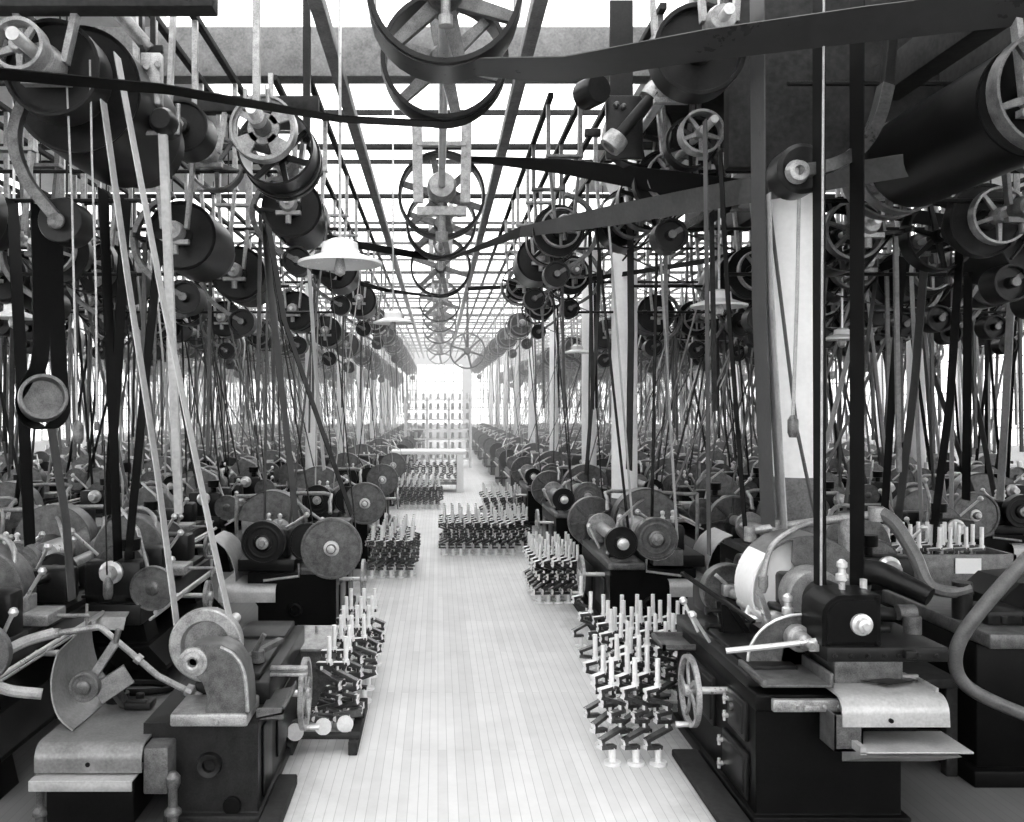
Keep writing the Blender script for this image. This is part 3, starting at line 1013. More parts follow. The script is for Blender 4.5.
    MB().cyl((2.68, 5.25, 1.09), (2.78, 5.25, 1.09), .045, n=14).cyl((2.74, 5.2, .98), (2.74, 5.2, 1.08), .05, n=12).build('feed_screw', CAST, t)
    # chip pan, curved cover, apron
    prof = [(5.15, .765), (4.78, .765)] + [(4.78 - .08 * math.sin(a), .685 + .08 * math.cos(a)) for a in (.3, .6, .9, 1.2, 1.57)] + [(4.695, .62)]
    m = MB().ribbon([(2.39, y, z) for y, z in prof], (.56, 0, 0), .01)
    m.box((2.1, 5.0, .765), (2.67, 5.02, .8)).box((2.655, 4.8, .76), (2.67, 5.02, .79))
    cv = m.build('way_cover', SHEET, t)
    MB().cyl((2.36, 4.705, .655), (2.36, 4.68, .655), .012, n=10).build('cover_screw', IRON, cv)
    MB().box((2.16, 4.6, .515), (2.74, 4.9, .525), .002).box((2.16, 4.6, .51), (2.19, 4.9, .55)).prism([(4.6, .5), (4.9, .5), (4.9, .36)], 'yz', 2.2, 2.68).build('chip_pan', SHEET, t)
    m = MB().box((2.07, 4.7, .49), (2.22, 4.88, .505))
    for a, b in (((2.07, 4.7), (2.08, 4.88)), ((2.21, 4.7), (2.22, 4.88)), ((2.07, 4.7), (2.22, 4.71)), ((2.07, 4.87), (2.22, 4.88))):
        m.box((a[0], a[1], .49), (b[0], b[1], .68))
    m.build('coolant_box', CAST, t)
    m = MB().tube([(2.5, 5.9, 1.55), (2.3, 5.75, 1.52), (2.12, 5.72, 1.4), (2.06, 5.7, 1.2)], .018, 8, 4).lathe((2.06, 5.7, 1.2), (0, 0, -1), [(0, -.02), (.03, -.02), (.03, .05), (.015, .09), (0, .09)], 10)
    m.build('coolant_nozzle', CASTL, t)
    for (a_, b_) in (((1.72, 5.7, .8), (1.6, 5.66, .98)), ((1.72, 5.95, .8), (1.63, 5.98, 1.0))):
        MB().tube([a_, b_], .011, 8).lathe(b_, (-.4, 0, 1), [(0, -.03), (.02, -.02), (.027, 0), (.02, .02), (0, .03)], 10).build('feed_lever', STEEL, t)
    MB().lathe((1.73, 5.2, .56), (-1, 0, 0), [(.05, 0), (.05, .02), (.02, .025), (.02, .05), (0, .05)], 16).build('clutch_knob', CAST, t)
    # coolant pipe over the wheel
    m = MB().tube([P(750, 531, 6.3), P(800, 524, 6.2), P(880, 514, 6.0)], .03, 10)
    m.cyl(P(750, 527, 6.3), P(750, 541, 6.3), .042, n=12).cyl(P(776, 532, 6.25), P(776, 520, 6.25), .04, n=12).cyl(P(846, 514, 6.1), P(846, 585, 6.1), .05, n=12).cyl(P(876, 521, 6.0), P(876, 507, 6.0), .05)
    m.build('coolant_pipe', CASTL, t)
    return t


hero_right()
o = MB().tube([P(878, 512, 6.0), P(895, 524, 5.95), P(915, 556, 5.85), P(928, 584, 5.75), P(950, 592, 5.7), P(972, 588, 5.65)], .05, 10, 5, .035).build('coolant_hose', HOSE2)
tag(o, 'thick patched leather hose drooping from the pipe beside the big bearing block', 'hose')
m = MB()
pp = [P(846, 690, 5.0), P(872, 679, 5.05), P(902, 681, 5.05), P(918, 687, 4.95), P(890, 693, 4.85)]
b = [Vector((p.x, p.y, .776 + d)) for p, d in zip(pp, (0, .012, .0, .008, .015))]
cc = Vector((sum(p.x for p in b) / 5, sum(p.y for p in b) / 5, .795))
vsx = b + [cc] + [p + Vector((0, 0, .004)) for p in b] + [cc + Vector((0, 0, .004))]
fs = [(i, (i + 1) % 5, 5) for i in range(5)] + [(6 + (i + 1) % 5, 6 + i, 11) for i in range(5)] + [(i, 6 + i, 6 + (i + 1) % 5, (i + 1) % 5) for i in range(5)]
tag(m.add(vsx, fs).build('oily_rag', IRON2), 'dark crumpled rag lying on the pale sheet cover of the big near grinder', 'rag')


# ------------------------------------------------------------------ the grinder at the near end on the other side
def hero_left():
    t = thing('crankshaft_grinder', 'grinder nearest the camera opposite the column side, with gooseneck casting and wide sheet cover', 'grinding machine', (-1.2, 4.95, 0))
    m = MB().prism([(-.99, 0), (-.99, .55), (-1.62, .55), (-1.62, .3), (-1.45, .2), (-1.45, 0)], 'xz', 4.95, 6.5)
    m.box((-.97, 4.9, 0), (-1.5, 6.55, .06), .01)
    m.build('base', IRON3, t)
    m = MB().lathe((-1.255, 4.95, .325), (0, -1, 0), [(.035, 0), (.035, .03), (.065, .04), (.07, .0)], 22)
    m.build('drain_boss', IRON2, t)
    MB().cyl((-1.13, 4.97, .1), (-1.13, 4.93, .1), .05, n=18).build('core_hole_plug', IRON, t)
    m = MB().box((-.985, 5.05, .1), (-.975, 5.3, .5), .005).box((-.985, 5.5, .15), (-.975, 6.2, .5), .005)
    m.build('side_panel', IRON2, t)
    MB().box((-.85, 4.5, 0), (-.965, 5.45, .07), .012).build('toe_plank', TIMB, t)
    MB().box((-1.45, 4.86, .56), (-1.03, 5.2, .63), .012).cyl((-1.2, 4.86, .59), (-1.2, 4.84, .59), .014, n=8).build('head_block', CASTL, t)
    # gooseneck
    pol = [(-1.395, .935)] + [(-1.33 + .075 * math.cos(math.radians(a)), .905 + .075 * math.sin(math.radians(a))) for a in (150, 115)] + [(-1.3, 1.0), (-1.17, 1.0), (-1.1, .96), (-1.05, .88), (-1.03, .78), (-1.02, .63), (-1.26, .63), (-1.255, .73), (-1.275, .79), (-1.31, .825), (-1.36, .83), (-1.395, .86)]
    MB().prism(pol, 'xz', 4.88, 5.06).build('gooseneck', CAST, t)
    MB().tube([(-1.18, 4.88, .985), (-1.11, 4.875, .95), (-1.062, 4.875, .88), (-1.04, 4.875, .78), (-1.032, 4.875, .64)], .012, 6, 3).build('neck_edge', CASTL, t)
    MB().lathe((-1.325, 4.9, .908), (0, -1, 0), [(.0, .02), (.022, .02), (.024, .05), (.035, .055), (.055, .05), (.06, .04), (.078, .035), (.08, 0), (0, 0)], 28).build('spindle_boss', CASTL, t)
    MB().lathe((-1.325, 5.12, .93), (0, 1, 0), [(.02, .06), (.13, .05), (.14, 0), (.2, 0), (.21, .01), (.21, .05), (.2, .06), (.2, .1), (.19, .11), (.02, .11)], 44).build('belt_pulley', CASTL, t)
    MB().cyl((-1.325, 4.9, .905), (-1.325, 5.9, .905), .035).build('spindle', STEEL, t)
    m = MB().box((-1.42, 5.25, .55), (-.98, 6.62, .68), .01).box((-1.35, 5.3, .68), (-1.05, 6.6, .72), .008)
    m.box((-1.36, 6.1, .72), (-1.04, 6.5, .735), .004)
    m.build('work_table', IRON2, t)
    m = MB().cyl((-1.1, 5.5, .73), (-1.1, 5.5, .8), .04, n=14).bar((-1.16, 5.46, .765), (-1.0, 5.75, .8), .045, .03).cyl((-1.14, 5.5, .76), (-1.06, 5.5, .9), .016, n=8)
    m.build('table_clamp', CAST, t)
    m = MB().box((-1.0, 5.35, .685), (-.78, 5.4, .705), .003).box((-1.0, 5.35, .72), (-.78, 5.4, .74), .003)
    m.build('slide_rail', CASTL, t)
    m = MB().prism([(-1.0, .57), (-.85, .60), (-.85, .61), (-1.0, .58)], 'xz', 4.95, 5.42)
    m.box((-1.0, 4.95, .57), (-.85, 4.965, .63)).box((-.86, 4.95, .6), (-.85, 5.42, .64))
    m.build('drip_tray', CAST, t)
    handwheel((-.83, 5.62, .5), .22, t, -1, .18)
    # wide cover with rolled front edge
    prof = [(5.85, .485), (4.86, .485)] + [(4.86 - .075 * math.sin(a), .41 + .075 * math.cos(a)) for a in (.3, .6, .9, 1.2, 1.57)] + [(4.785, .345)]
    m = MB().ribbon([(-1.86, y, z) for y, z in prof], (.57, 0, 0), .012)
    cv = m.build('way_cover', SHEET2, t)
    MB().cyl((-1.86, 4.8, .39), (-1.86, 4.775, .39), .013, n=10).build('cover_screw', IRON, cv)
    MB().box((-1.575, 4.8, .22), (-1.44, 5.4, .47), .012).build('cover_bracket', CAST, t)
    MB().box((-2.14, 4.7, .325), (-1.6, 4.95, .335), .002).box((-2.14, 4.7, .28), (-1.6, 4.71, .33), .002).build('chip_pan', SHEET, t)
    MB().box((-2.1, 4.8, .05), (-1.62, 6.2, .3), .03).build('coolant_tank', IRON, t)
    for x in (-2.13, -1.42):
        MB().lathe((x, 4.82, 0), (0, 0, 1), [(0, 0), (.05, 0), (.05, .03), (.025, .05), (.03, .1), (.045, .11), (.045, .13), (.025, .15), (.025, .24), (.04, .27), (.04, .31), (.02, .335), (0, .34)], 16).build('turned_leg', CAST, t)
    q = MB()
    pts = [(-2.02, .49), (-2.11, .56), (-2.17, .66), (-2.2, .78), (-2.2, .9)]
    q.ribbon([(x, 5.35 + (z - .49) * .25, z) for x, z in pts], [(0, .75, -.02), (0, .72, 0), (0, .66, .03), (0, .6, .05), (0, .5, .06)], .01, 3)
    q.build('splash_guard', SHEET2, t)
    m = MB().disc((-2.02, 5.15, .69), (0, 1, 0), .085, .05, .018, .7, .04, 28, .08)
    m.build('guide_roller', CAST, t)
    MB().bar((-2.02, 5.2, .69), (-1.9, 5.3, .9), .05, .03, (0, 1, 0)).bar((-1.98, 5.22, .62), (-1.82, 5.3, .72), .12, .1, (0, 1, 0)).cyl((-1.9, 5.3, .9), (-1.88, 5.3, .98), .018).bar((-1.9, 5.3, .62), (-1.86, 5.4, .48), .05, .05).build('roller_arm', CAST, t)
    m = MB().tube([P(52, 634, 5.5), P(99, 627, 5.5), P(104, 630, 5.5), P(158, 676, 5.35), P(186, 690, 5.25)], .02, 8)
    m.cyl(P(50, 634, 5.5), P(60, 633, 5.5), .03, n=10).cyl(P(136, 657, 5.4), P(141, 661, 5.4), .03, n=10)
    m.lathe(P(186, 689, 5.25), (1, 0, -.5), [(0, 0), (.035, .0), (.04, .04), (.02, .06), (.02, .1), (0, .1)], 10)
    m.cyl(P(190, 687, 5.25), (-1.45, 5.25, .56), .02, n=8)
    m.build('coolant_pipe', CASTL, t)
    return t


hero_left()
o = MB().tube([P(54, 633, 5.5), P(22, 643, 5.4), P(-8, 662, 5.3), P(-14, 678, 5.2), P(8, 690, 5.2), P(42, 694, 5.25)], .033, 10, 6).build('coolant_hose', HOSE)
tag(o, 'pale canvas hose looping behind the curved splash sheet of the grinder with the gooseneck', 'hose')
z0 = .492
m = MB().box((-1.86, 5.32, z0), (-1.7, 5.44, z0 + .05), .012).cyl((-1.78, 5.38, z0 + .05), (-1.78, 5.38, z0 + .085), .025, n=10).box((-1.84, 5.3, z0 + .05), (-1.72, 5.33, z0 + .07), .005)
tag(m.build('tool_clamp', IRON2), 'small black clamp with a screw lying on the wide sheet cover', 'tool')
tag(MB().lathe((-1.96, 5.5, z0), (0, 0, 1), [(0, 0), (.07, 0), (.07, .05), (.05, .055), (.05, .075), (.06, .08), (0, .085)], 20).build('oil_pot', IRON2), 'round black pot on the wide sheet cover beside the guide roller', 'pot')
tag(MB().tube([(-1.9 + .22 * math.cos(a / 10 * 2 * PI), 5.68 + .1 * math.sin(a / 10 * 2 * PI), z0 + .025) for a in range(11)], .022, 8, 3).build('belt_strap', BELT), 'loop of dark leather strap lying at the back of the wide sheet cover', 'strap')
tag(MB().box((-1.62, 5.3, z0), (-1.56, 5.34, z0 + .025), .008).cyl((-1.58, 5.32, z0 + .014), (-1.5, 5.26, z0 + .014), .012, n=8).build('spanner', STEEL), 'short bright spanner on the wide sheet cover near the gooseneck', 'tool')
t = thing('parts_bin', 'pale sloping lidded bin standing beside the handwheel of the gooseneck grinder', 'bin', (-.94, 6.9, 0))
MB().prism([(6.75, 0), (6.75, .46), (7.05, .55), (7.05, 0)], 'yz', -1.09, -.79).build('body', CAST, t)
MB().prism([(6.73, .455), (6.73, .475), (7.07, .57), (7.07, .55)], 'yz', -1.105, -.775).cyl((-.94, 6.97, .54), (-.94, 6.97, .59), .012, n=8).build('lid', CASTL, t)

# ------------------------------------------------------------------ upright crankshafts
def crank_mesh():
    m = MB()
    r, T = .02, .074
    m.cyl((0, 0, .5), (0, 0, .68), .017, n=10).cyl((0, 0, .49), (0, 0, .52), .024, n=10)
    def web(x0, z0, x1, z1):
        m.bar((x0, 0, z0), (x1, 0, z1), .05, .026, (0, 1, 0) if abs(x1 - x0) < .01 else (0, 0, 1), .05, .026)
    seq = [(0, .492), (-T, .48), (-T, .44), (T, .372), (T, .332), (0, .322), (0, .28), (T, .27), (T, .23), (-T, .162), (-T, .122), (0, .112)]
    for (a, b), (c, d) in zip(seq[:-1], seq[1:]):
        if abs(a - c) < 1e-6:
            m.cyl((a, 0, b + .014), (a, 0, d - .014), r, n=10)
        else:
            m.bar((a - .02 * (1 if c > a else -1), 0, b), (c + .02 * (1 if c > a else -1), 0, d), .046, .024)
    m.cyl((0, 0, .11), (0, 0, .02), .024, n=10)
    m.cyl((0, 0, .02), (0, 0, 0), .055, n=18)
    return m


CR0 = crank_mesh().build('crankshaft', CRANKS)
CR0.data.materials.append(FORGE)
for pl in CR0.data.polygons:
    if len(pl.vertices) == 4 and .1 < pl.center.z < .49 and (abs(pl.normal.y) > .9 and abs(pl.center.y) > .015 or pl.area > .0014):
        pl.material_index = 1
CR0.location = (0, 0, -50)
MB_H = MB().cyl((0, 0, 0), (0, .02, 0), .055, n=18)
CRM = None
crank_n = 0


def crank(x, y, z, rot, label, group):
    global crank_n
    o = CR0.copy()
    COL.objects.link(o)
    o.location = (x, y, z)
    o.rotation_euler = (R.uniform(-.02, .02), R.uniform(-.02, .02), rot)
    tag(o, label, 'crankshaft', group)
    crank_n += 1
    return o


def stack(x0, x1, y0, y1, nx, ny, rot, label, group, skip=None, jit=.012):
    for j in range(ny):
        for i in range(nx):
            if skip and skip(i, j):
                continue
            x = x0 + (x1 - x0) * (i / max(1, nx - 1))
            y = y0 + (y1 - y0) * (j / max(1, ny - 1))
            crank(x + R.uniform(-jit, jit), y + R.uniform(-jit, jit), 0, rot + R.uniform(-.25, .25), label, group)


BIGL, BIGG = 'upright crankshaft in the stack by the handwheel of the big near grinder', 'crankshafts beside the big near grinder'
stack(1.12, 1.42, 5.77, 6.35, 3, 3, .35, BIGL, BIGG)
stack(1.42, 1.98, 6.75, 7.7, 5, 5, .35, BIGL, BIGG)
stack(1.36, 1.4, 6.5, 8.5, 1, 4, .2, BIGL, BIGG, None, .05)
stack(-.76, -.56, 6.3, 7.95, 3, 6, -.3, 'upright crankshaft in the stack behind the lidded bin', 'crankshafts behind the lidded bin', lambda i, j: i == 2 and j < 2)
stack(1.17, 1.62, 10.45, 11.5, 5, 6, .6, 'upright crankshaft in the stack below the spoked wheel, in front of the second column', 'crankshafts in front of the second column')
stack(.1, 1.4, 13.8, 14.9, 11, 5, .5, 'upright crankshaft in the wide block standing out into the aisle', 'crankshafts standing out into the aisle', lambda i, j: j == 0 and i > 8)
stack(-.88, -.36, 12.0, 13.4, 5, 7, .5, 'upright crankshaft in the stack at the aisle edge beyond the large round faceplate', 'crankshafts beyond the large round faceplate')
stack(-.95, .02, 19.9, 21.3, 8, 5, .5, 'upright crankshaft in the block in front of the white-topped bench', 'crankshafts in front of the bench')
stack(.95, 1.62, 17.6, 18.8, 5, 4, .5, 'upright crankshaft in the small stack behind the block in the aisle', 'crankshafts behind the block in the aisle')
# two crankshafts lying by the handwheel
for i, (x, y, z) in enumerate(((-.93, 5.85, .17), (-.76, 5.95, .17), (-.62, 6.0, .17))):
    o = crank(x, y, z, 0, 'crankshaft lying on its side with round flange end, under the gooseneck grinder handwheel', 'crankshafts lying under the handwheel')
    o.rotation_euler = (-PI / 2, R.uniform(-.5, .5), 0)
o = MB()
for x in (-.98, -.56):
    o.box((x - .03, 5.9, .0), (x + .03, 6.8, .09), .006)
o.box((-1.0, 5.95, .09), (-.52, 6.02, .115)).box((-1.0, 6.35, .09), (-.52, 6.42, .115))
t = thing('timber_cradle', 'low dark timber cradle under the lying crankshafts', 'cradle', (-.75, 6.2, 0))
for x in (-.98, -.56):
    MB().box((x - .03, 5.9, .0), (x + .03, 6.8, .09), .006).build('runner', TIMB, t)
for y in (5.98, 6.38):
    MB().box((-1.0, y - .035, .09), (-.52, y + .035, .118), .004).build('cross_bar', TIMB, t)
# ------------------------------------------------------------------ extra machines close by, behind the front grinders
dup(LATHE[-1], (-2.1, 6.9, 0), 'dark lathe with bright spindle nose, close behind the gooseneck grinder')
dup(GRIND[1, -1], (-3.0, 7.4, 0), 'dark grinder half hidden at the left edge behind the curved splash sheet')
dup(LATHE[-1], (-2.5, 5.1, 0), 'black lathe cut off by the left edge beside the hose loop')
dup(GRIND[0, -1], (-4.3, 8.2, 0), 'grinder deep in the left bay, behind the half hidden dark grinder')
t = thing('crankshaft_grinder', 'black cabinet machine cut off by the right edge behind the big curving hose', 'grinding machine', (3.3, 5.5, 0))
m = MB().box((3.26, 5.45, .1), (4.4, 7.0, .86), .02).box((3.22, 5.4, 0), (4.45, 7.05, .1), .01)
m.build('base', IRON, t)
MB().box((3.25, 5.3, .86), (4.3, 6.6, .95), .012).build('table_top', CAST, t)
MB().box((3.36, 5.5, .95), (3.62, 5.8, 1.04), .015).cyl((3.42, 5.44, .98), (3.42, 5.44, 1.02), .02, n=8).cyl((3.55, 5.44, .98), (3.55, 5.44, 1.02), .02, n=8).cyl((3.32, 5.7, .95), (3.32, 5.7, 1.18), .06, n=14).build('clamp_block', IRON2, t)
MB().prism([(3.62, .95), (3.6, 1.05), (3.72, 1.16), (4.2, 1.2), (4.2, .95)], 'xz', 5.75, 6.2).build('head_casting', IRON, t)
t = thing('timber_stand', 'low dark timber stand between the big near grinder and the black cabinet machine', 'stand', (3.0, 5.9, 0))
for x in (2.78, 3.18):
    for y in (5.6, 6.6):
        MB().box((x - .035, y - .035, 0), (x + .035, y + .035, .55), .005).build('leg', TIMB, t)
MB().box((2.7, 5.55, .55), (3.22, 6.65, .61), .006).build('stand_top', TIMB, t)
MB().box((2.76, 5.62, .2), (3.2, 5.67, .26), .005).build('rail', TIMB, t)
dup(LATHE[1], (3.15, 7.1, 0), 'dark lathe behind the drooping leather hose')
o = MB().tube([P(1046, 545, 4.9), P(1024, 562, 4.95), P(985, 605, 5.0), P(960, 640, 5.05), P(956, 668, 5.1), P(972, 690, 5.1), P(1024, 714, 5.1), P(1060, 722, 5.1)], .038, 12, 6).build('coolant_hose', HOSE2)
tag(o, 'big dark hose curving into view from the right edge in front of the black grinder', 'hose')
# deep tray of crankshafts
t = thing('crankshaft_tray', 'long grey tray box on legs with crankshaft ends standing in it, beyond the leather hose', 'tray', (4.4, 7.75, 0))
m = MB()
for lo, hi in (((3.95, 7.7, .55), (4.95, 7.73, 1.02)), ((3.95, 8.35, .55), (4.95, 8.38, 1.02)), ((3.95, 7.7, .55), (3.98, 8.38, 1.02)), ((4.92, 7.7, .55), (4.95, 8.38, 1.02)), ((3.95, 7.7, .53), (4.95, 8.38, .56))):
    m.box(lo, hi, .004)
m.build('body', CAST, t)
for x in (4.0, 4.9):
    for y in (7.75, 8.33):
        MB().box((x - .03, y - .03, 0), (x + .03, y + .03, .55), .004).build('leg', IRON2, t)
for i in range(6):
    for j in range(3):
        crank(4.08 + i * .13 + R.uniform(-.03, .03), 7.82 + j * .17, .56, R.uniform(-.4, .4), 'crankshaft standing in the long grey tray box, only its end showing', 'crankshafts in the grey tray box')
tag(MB().box((4.42, 7.685, .86), (4.64, 7.692, .99)).build('paper_card', PAPER), 'white card fixed to the front of the grey tray box', 'card')

# ------------------------------------------------------------------ belts and gear overhead, close to the camera


def strand(name, label, pts, w, m, wv=(0, 1, 0), th=.006, smooth=0, cat='belt'):
    ps = [P(*p) for p in pts]
    if isinstance(w, list):
        wv = [Vector(q) for q in w]
    else:
        wv = Vector(wv).normalized() * w
    return tag(MB().ribbon(ps, wv, th, smooth).build(name, m), label, cat)


# the broad belts from the line shaft
def wrap(cx, cz, y, r, a0, a1, n=14):
    return [Vector((cx + r * math.cos(math.radians(a0 + (a1 - a0) * i / n)), y, cz + r * math.sin(math.radians(a0 + (a1 - a0) * i / n)))) for i in range(n + 1)]


def wrapped(label, y, r, a0, a1, tail, w, wtail, m, head=None, whead=None):
    pts = wrap(SX, SZ, y, r, a0, a1)
    ws = [Vector((0, w, 0))] * len(pts)
    tl = [P(*p) for p in tail]
    pts += tl
    ws += [Vector(q) for q in wtail]
    if head:
        pts = [P(*p) for p in head] + pts
        ws = [Vector(q) for q in whead] + ws
    return tag(MB().ribbon(pts, ws, .007).build('drive_belt', m), label, 'belt')


wrapped('broadest belt, sweeping from the nearest big pulley up across the top right', 5.72, .491, 150, 296, [(560, 70, 5.55), (700, 46, 5.3), (860, 25, 5.05), (1060, 2, 4.75)], .3, [(0, .3, -.05), (0, .26, -.09), (0, .22, -.12), (0, .2, -.13)], BELTS)
wrapped('dark belt under the second big pulley, running off to the top left corner', 6.78, .478, 20, -98, [(340, 119, 6.2), (165, 89, 5.1), (-40, 70, 4.35)], .16, [(0, .15, 0), (0, .14, -.01), (0, .12, -.02)], BELT)
wrapped('dark belt leaving the third spoked pulley high towards the column bay', 11.15, .54, 150, 60, [(560, 166, 9.2), (690, 186, 7.1), (740, 193, 6.7)], .2, [(0, .2, -.1), (0, .2, -.15), (0, .2, -.15)], BELT)
wrapped('grey belt rising from under the fourth spoked pulley across the white column', 12.9, .51, 200, 285, [(520, 232, 10.6), (620, 214, 7.7), (740, 192, 6.35), (915, 164, 5.75), (1000, 152, 5.5)], .2, [(0, .16, -.1), (0, .14, -.16), (0, .12, -.16), (0, .1, -.13), (0, .1, -.13)], BELTM)
wrapped('thin dark belt under the fifth spoked pulley, running to the left', 16.9, .567, 20, -98, [(385, 290, 14.5), (280, 262, 11)], .2, [(0, .18, -.04), (0, .14, -.08)], BELT)
strand('drive_belt', 'dark belt crossing below the hanging lamp towards the fourth spoked pulley', [(428, 257, 13.2), (358, 245, 11.5), (300, 232, 10)], .1, BELT, (0, .4, -1))
strand('drive_belt', 'narrow dark belt crossing low over the aisle to the second column', [(468, 289, 16.5), (560, 284, 14), (700, 262, 11), (820, 236, 9)], .07, BELT, (0, .3, 1))
strand('drive_belt', 'dark belt slanting high across the right edge beneath the long drum', [(805, 203, 8), (900, 214, 8), (1040, 236, 8)], .16, BELT, (0, .5, 1))
strand('drive_belt', 'dark belt rising to the right edge in front of far pulleys', [(880, 268, 9), (960, 236, 8.4), (1040, 205, 8)], .09, BELT, (0, .5, 1))
strand('drive_belt', 'long thin belt crossing the right bay above the reflector lamp', [(800, 292, 12), (930, 283, 11), (1040, 276, 10)], .05, BELT, (0, .4, 1))
# vertical runs
strand('drive_belt', 'black belt dropping to the step drum of the big near grinder, nearer the aisle', [(819, -30, 5.35), (819, 300, 5.4), (820, 600, 5.42)], .17, BELT)
strand('drive_belt', 'black belt dropping to the big near grinder, farther from the aisle', [(857, -30, 5.35), (857, 300, 5.4), (857, 600, 5.45)], .18, BELT)
strand('drive_belt', 'broad dark belt hanging beside the first white column', [(757, -20, 5.8), (759, 300, 6.1), (768, 525, 6.3)], .26, BELTM)
strand('drive_belt', 'pale belt slanting down in front of the first white column', [(766, 195, 5.9), (769, 300, 6.0), (783, 532, 6.2)], .17, BELTP)
strand('drive_belt', 'thin belt hanging straight down left of the broad dark one', [(705, 120, 6.3), (707, 300, 6.5), (709, 555, 6.9)], .09, BELTM)
strand('drive_belt', 'thin belt slanting past the reflector lamp to the handwheel side', [(720, 150, 6.3), (728, 300, 6.5), (746, 540, 6.8)], .09, BELT)
strand('drive_belt', 'dark belt hanging in front of the second white column', [(630, 200, 9.3), (631, 330, 9.4), (629, 470, 9.7)], .3, BELT)
strand('drive_belt', 'dark belt hanging left of the second white column', [(600, 250, 12.6), (596, 350, 13), (586, 475, 13.65)], .3, BELT)
strand('drive_belt', 'long pale belt slanting from the top left drum to the gooseneck pulley', [(97, 55, 5.1), (128, 280, 5.15), (157, 470, 5.18), (180, 650, 5.18)], .1, BELTP)
strand('drive_belt', 'pale belt slanting to the aisle side of the gooseneck pulley', [(117, 55, 5.1), (163, 300, 5.15), (215, 552, 5.18), (232, 628, 5.18)], .11, BELTP)
strand('drive_belt', 'broad brown belt crossing its neighbour above the large faceplate, steeper one', [(265, 225, 7.6), (270, 290, 7.8), (283, 400, 8.2), (296, 520, 8.7)], .32, BELTM)
strand('drive_belt', 'broad dark belt slanting towards the aisle above the large faceplate', [(268, 225, 7.6), (284, 320, 7.9), (315, 410, 8.3), (352, 515, 8.8)], .3, BELT)
strand('drive_belt', 'pale belt hanging between the lamp and the aisle row', [(309, 270, 8.8), (315, 360, 9), (324, 470, 9.3)], .24, BELTP)
strand('drive_belt', 'dark belt leaning left below the top left drum', [(126, 200, 6.4), (118, 360, 6.6), (108, 515, 6.9)], .2, BELT)
strand('drive_belt', 'dark belt leaning left towards the bright spindle nose', [(160, 240, 6.4), (146, 372, 6.6), (128, 560, 6.9)], .18, BELT)
strand('drive_belt', 'dark belt hanging straight left of the wooden shifter pole', [(103, 190, 6.2), (112, 400, 6.5), (118, 560, 6.8)], .18, BELT)
strand('drive_belt', 'brown belt dropping past the cup roller to the left lathe', [(50, 420, 5.8), (66, 520, 5.9), (72, 600, 6.0)], .12, BELTM)
strand('drive_belt', 'dark belt hanging at the left edge behind the cup roller', [(12, 200, 7), (22, 380, 7.2), (30, 545, 7.4)], .2, BELT)
strand('drive_belt', 'dark belt slanting at the far right in front of the tray box', [(962, 220, 7.6), (950, 400, 7.8), (930, 560, 8.0)], .12, BELT)
strand('drive_belt', 'dark belt hanging right of the two black belts', [(905, 240, 8.2), (893, 380, 8.5), (884, 520, 8.8)], .14, BELT)
strand('drive_belt', 'dark belt leaning right beside the drooping leather hose', [(925, 255, 8.2), (915, 380, 8.5), (898, 520, 8.8)], .14, BELTM)
strand('drive_belt', 'dark straight belt over the tray box', [(968, 270, 8.6), (967, 400, 8.8), (966, 500, 9)], .14, BELT)
strand('drive_belt', 'pale belt at the right edge', [(1012, 280, 8.6), (1006, 400, 8.8), (1000, 500, 9)], .12, BELTP)

# wooden shifter poles, cords and their weights
tag(MB().bar(P(163, 133, 5.5), P(179, 513, 5.9), .05, .04, (0, 1, 0)).build('shifter_pole', BELTP), 'long pale wooden shifter pole hanging from the pale bracket at top left', 'pole')


def cord(label, pts, r, weight=None, m=HOSE):
    t = thing('weighted_cord' if weight else 'hanging_cord', label, 'cord', P(*pts[0]))
    MB().tube([P(*p) for p in pts], r, 6, 0).build('cord', m, t)
    if weight:
        x, y, d, h, rr = weight
        c = P(x, y, d)
        MB().lathe(c - Vector((0, 0, h / 2)), (0, 0, 1), [(0, 0), (rr * .7, .0), (rr, h * .2), (rr, h * .75), (rr * .5, h * .95), (.008, h), (0, h)], 14).build('weight', CAST, t)
    return t


cord('thin cord with a pear weight, hanging through the top left pulleys', [(65, 40, 5.0), (72, 200, 5.0), (77, 420, 5.0)], .006, (78, 432, 5.0, .13, .03))
cord('thin cord hanging close beside the pear-weighted cord', [(90, 60, 5.0), (92, 160, 5.0), (96, 290, 5.0), (97, 420, 5.0)], .006, (97, 426, 5, .05, .015))
cord('cord with a dark oval weight hanging in front of the bright spindle nose lathe', [(104, 440, 6.5), (107, 575, 6.5)], .006, (108, 588, 6.5, .16, .035), IRON2)
cord('cord with a pale oval weight hanging in front of the first white column', [(800, 150, 5.9), (797, 300, 5.9), (793, 415, 5.9)], .012, (793, 426, 5.9, .15, .035))
cord('thin pale cord hanging the full height in front of the black belt', [(824, -20, 5.2), (822, 300, 5.2), (821, 590, 5.2)], .007, (821, 592, 5.2, .04, .012))
cord('thin cord slanting across the first white column', [(760, 130, 5.9), (797, 430, 6.1), (818, 530, 6.2)], .012, (818, 531, 6.2, .04, .015), BELTM)

# lamps with flat enamel reflectors


